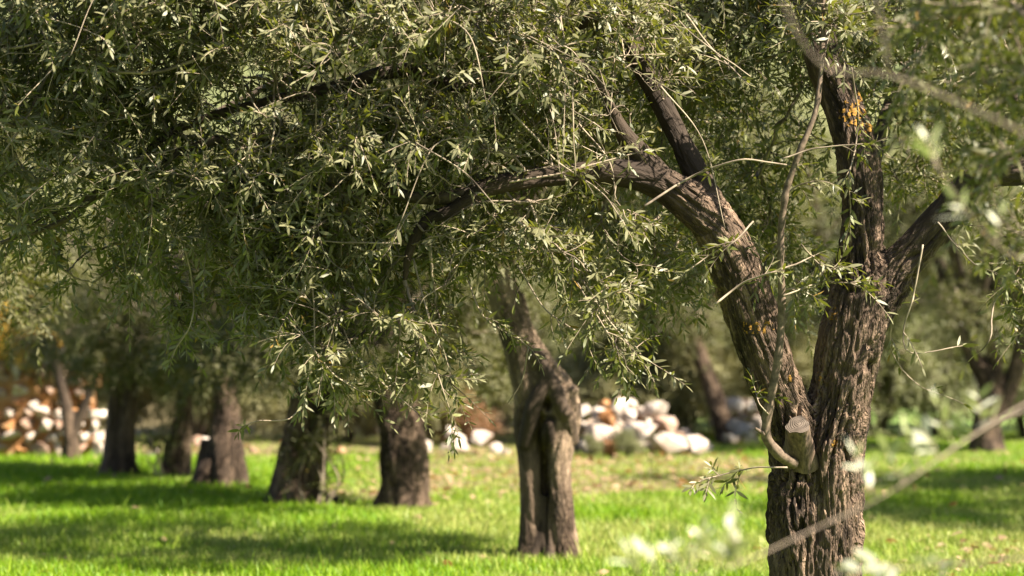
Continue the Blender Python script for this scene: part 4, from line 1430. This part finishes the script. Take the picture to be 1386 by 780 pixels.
xs, ys = [], []
for n, y0, y1 in ((95000, 12.0, 15.5), (90000, 15.5, 19.5), (80000, 19.5, 25), (60000, 25, 33)):
    x, y = grass_points(n, y0, y1)
    xs.append(x); ys.append(y)
x, y = np.concatenate(xs), np.concatenate(ys)
so = soilness(x, y)
keep = g.random(len(x)) > so * .74
x, y, so = x[keep], y[keep], so[keep]
n = len(x)
z = ground_z(x, y)
pat = noise(np.stack([x * .8, y * .8, np.full(n, 4.2)], 1))
pat2 = noise(np.stack([x * 3.0, y * 3.0, np.full(n, 9.2)], 1))
h = (.052 + .05 * np.clip(pat + .25, 0, 1) + .03 * pat2.clip(0)) * g.uniform(.55, 1.5, n)
h *= 1 - .45 * so
lush = sstep(-.15, .25, pat + .35 * sstep(0, -2.0, x))
tall = g.random(n) < .008 + .03 * sstep(.2, .4, pat2)
h = np.where(tall, h * 2.0, h)
a = g.uniform(0, 6.28, n)
lean = np.stack([np.cos(a), np.sin(a), np.zeros(n)], 1) * (h * g.uniform(.1, .7, n))[:, None]
wv = np.stack([-np.sin(a), np.cos(a), np.zeros(n)], 1) * (g.uniform(.0032, .0060, n) * (1 + .04 * (y - 12)))[:, None]
# a blade's flat side is turned at random
tw_ = g.uniform(0, 3.14, n)[:, None]
wv = wv * np.cos(tw_) + np.cross(np.tile(UP, (n, 1)), wv) * np.sin(tw_)
b = np.stack([x, y, z - .006], 1)
mid = b + lean * .35 + UP * (h * .6)[:, None]
tip = b + lean + UP * h[:, None]
V = np.stack([b - wv, b + wv, mid - wv * .75, mid + wv * .75, tip], 1).reshape(-1, 3)
F = (np.arange(n)[:, None, None] * 5 + np.array([[0, 1, 3], [0, 3, 2], [2, 3, 4]])[None]).reshape(-1, 3)
dry = np.clip((1 - lush) * .55 + .42 * sstep(18.0, 15.5, y + pat * 2) * sstep(12.8, 14.2, y) + .3 * pat2 + so * .5 + .22 * g.normal(size=n), 0, 1)
add('grass', mesh_np('grass', V, F, {'rnd': np.repeat(g.random(n), 5), 'dry': np.repeat(dry, 5)}), grass_material(), kind='stuff', label='bright green short meadow grass under the olive trees')

nl = 6500
y = g.uniform(12.5, 28, nl)
x = g.uniform(-1, 1, nl) * (y * .2475 + 1.0)
wgt = .08 + soilness(x, y) * .9 + .5 * np.exp(-(((x - 3.6) / 1.0) ** 2 + ((y - 14.4) / .8) ** 2))
kp = g.random(nl) < wgt
x, y = x[kp], y[kp]
n = len(x)
ax_ = norm(np.stack([g.normal(size=n), g.normal(size=n), g.normal(0, .25, n)], 1))
ref = UP + g.normal(0, .35, (n, 3))
nr_ = norm(ref - ax_ * (ref * ax_).sum(1, keepdims=True))
ln_ = g.uniform(.05, .12, n)
V, F, R_ = leaf_geometry(np.stack([x, y, ground_z(x, y) + g.uniform(.015, .055, n)], 1), ax_, nr_, ln_, ln_ * g.uniform(.4, .8, n), g.random(n))
M_DRY = leaf_material('dry_leaf', (0.17, 0.08, 0.03), (0.36, 0.235, 0.125), (0.28, 0.185, 0.10), (0.5, 0.25, 0.08), .2, .7)
add('leaf_litter', mesh_np('leaf_litter', V, F, {'rnd': R_}), M_DRY, kind='stuff', label='dry orange and tan fallen leaves scattered in the grass')
print('main leaves', N_MAIN, 'tris', sum(len(m.polygons) for m in bpy.data.meshes))
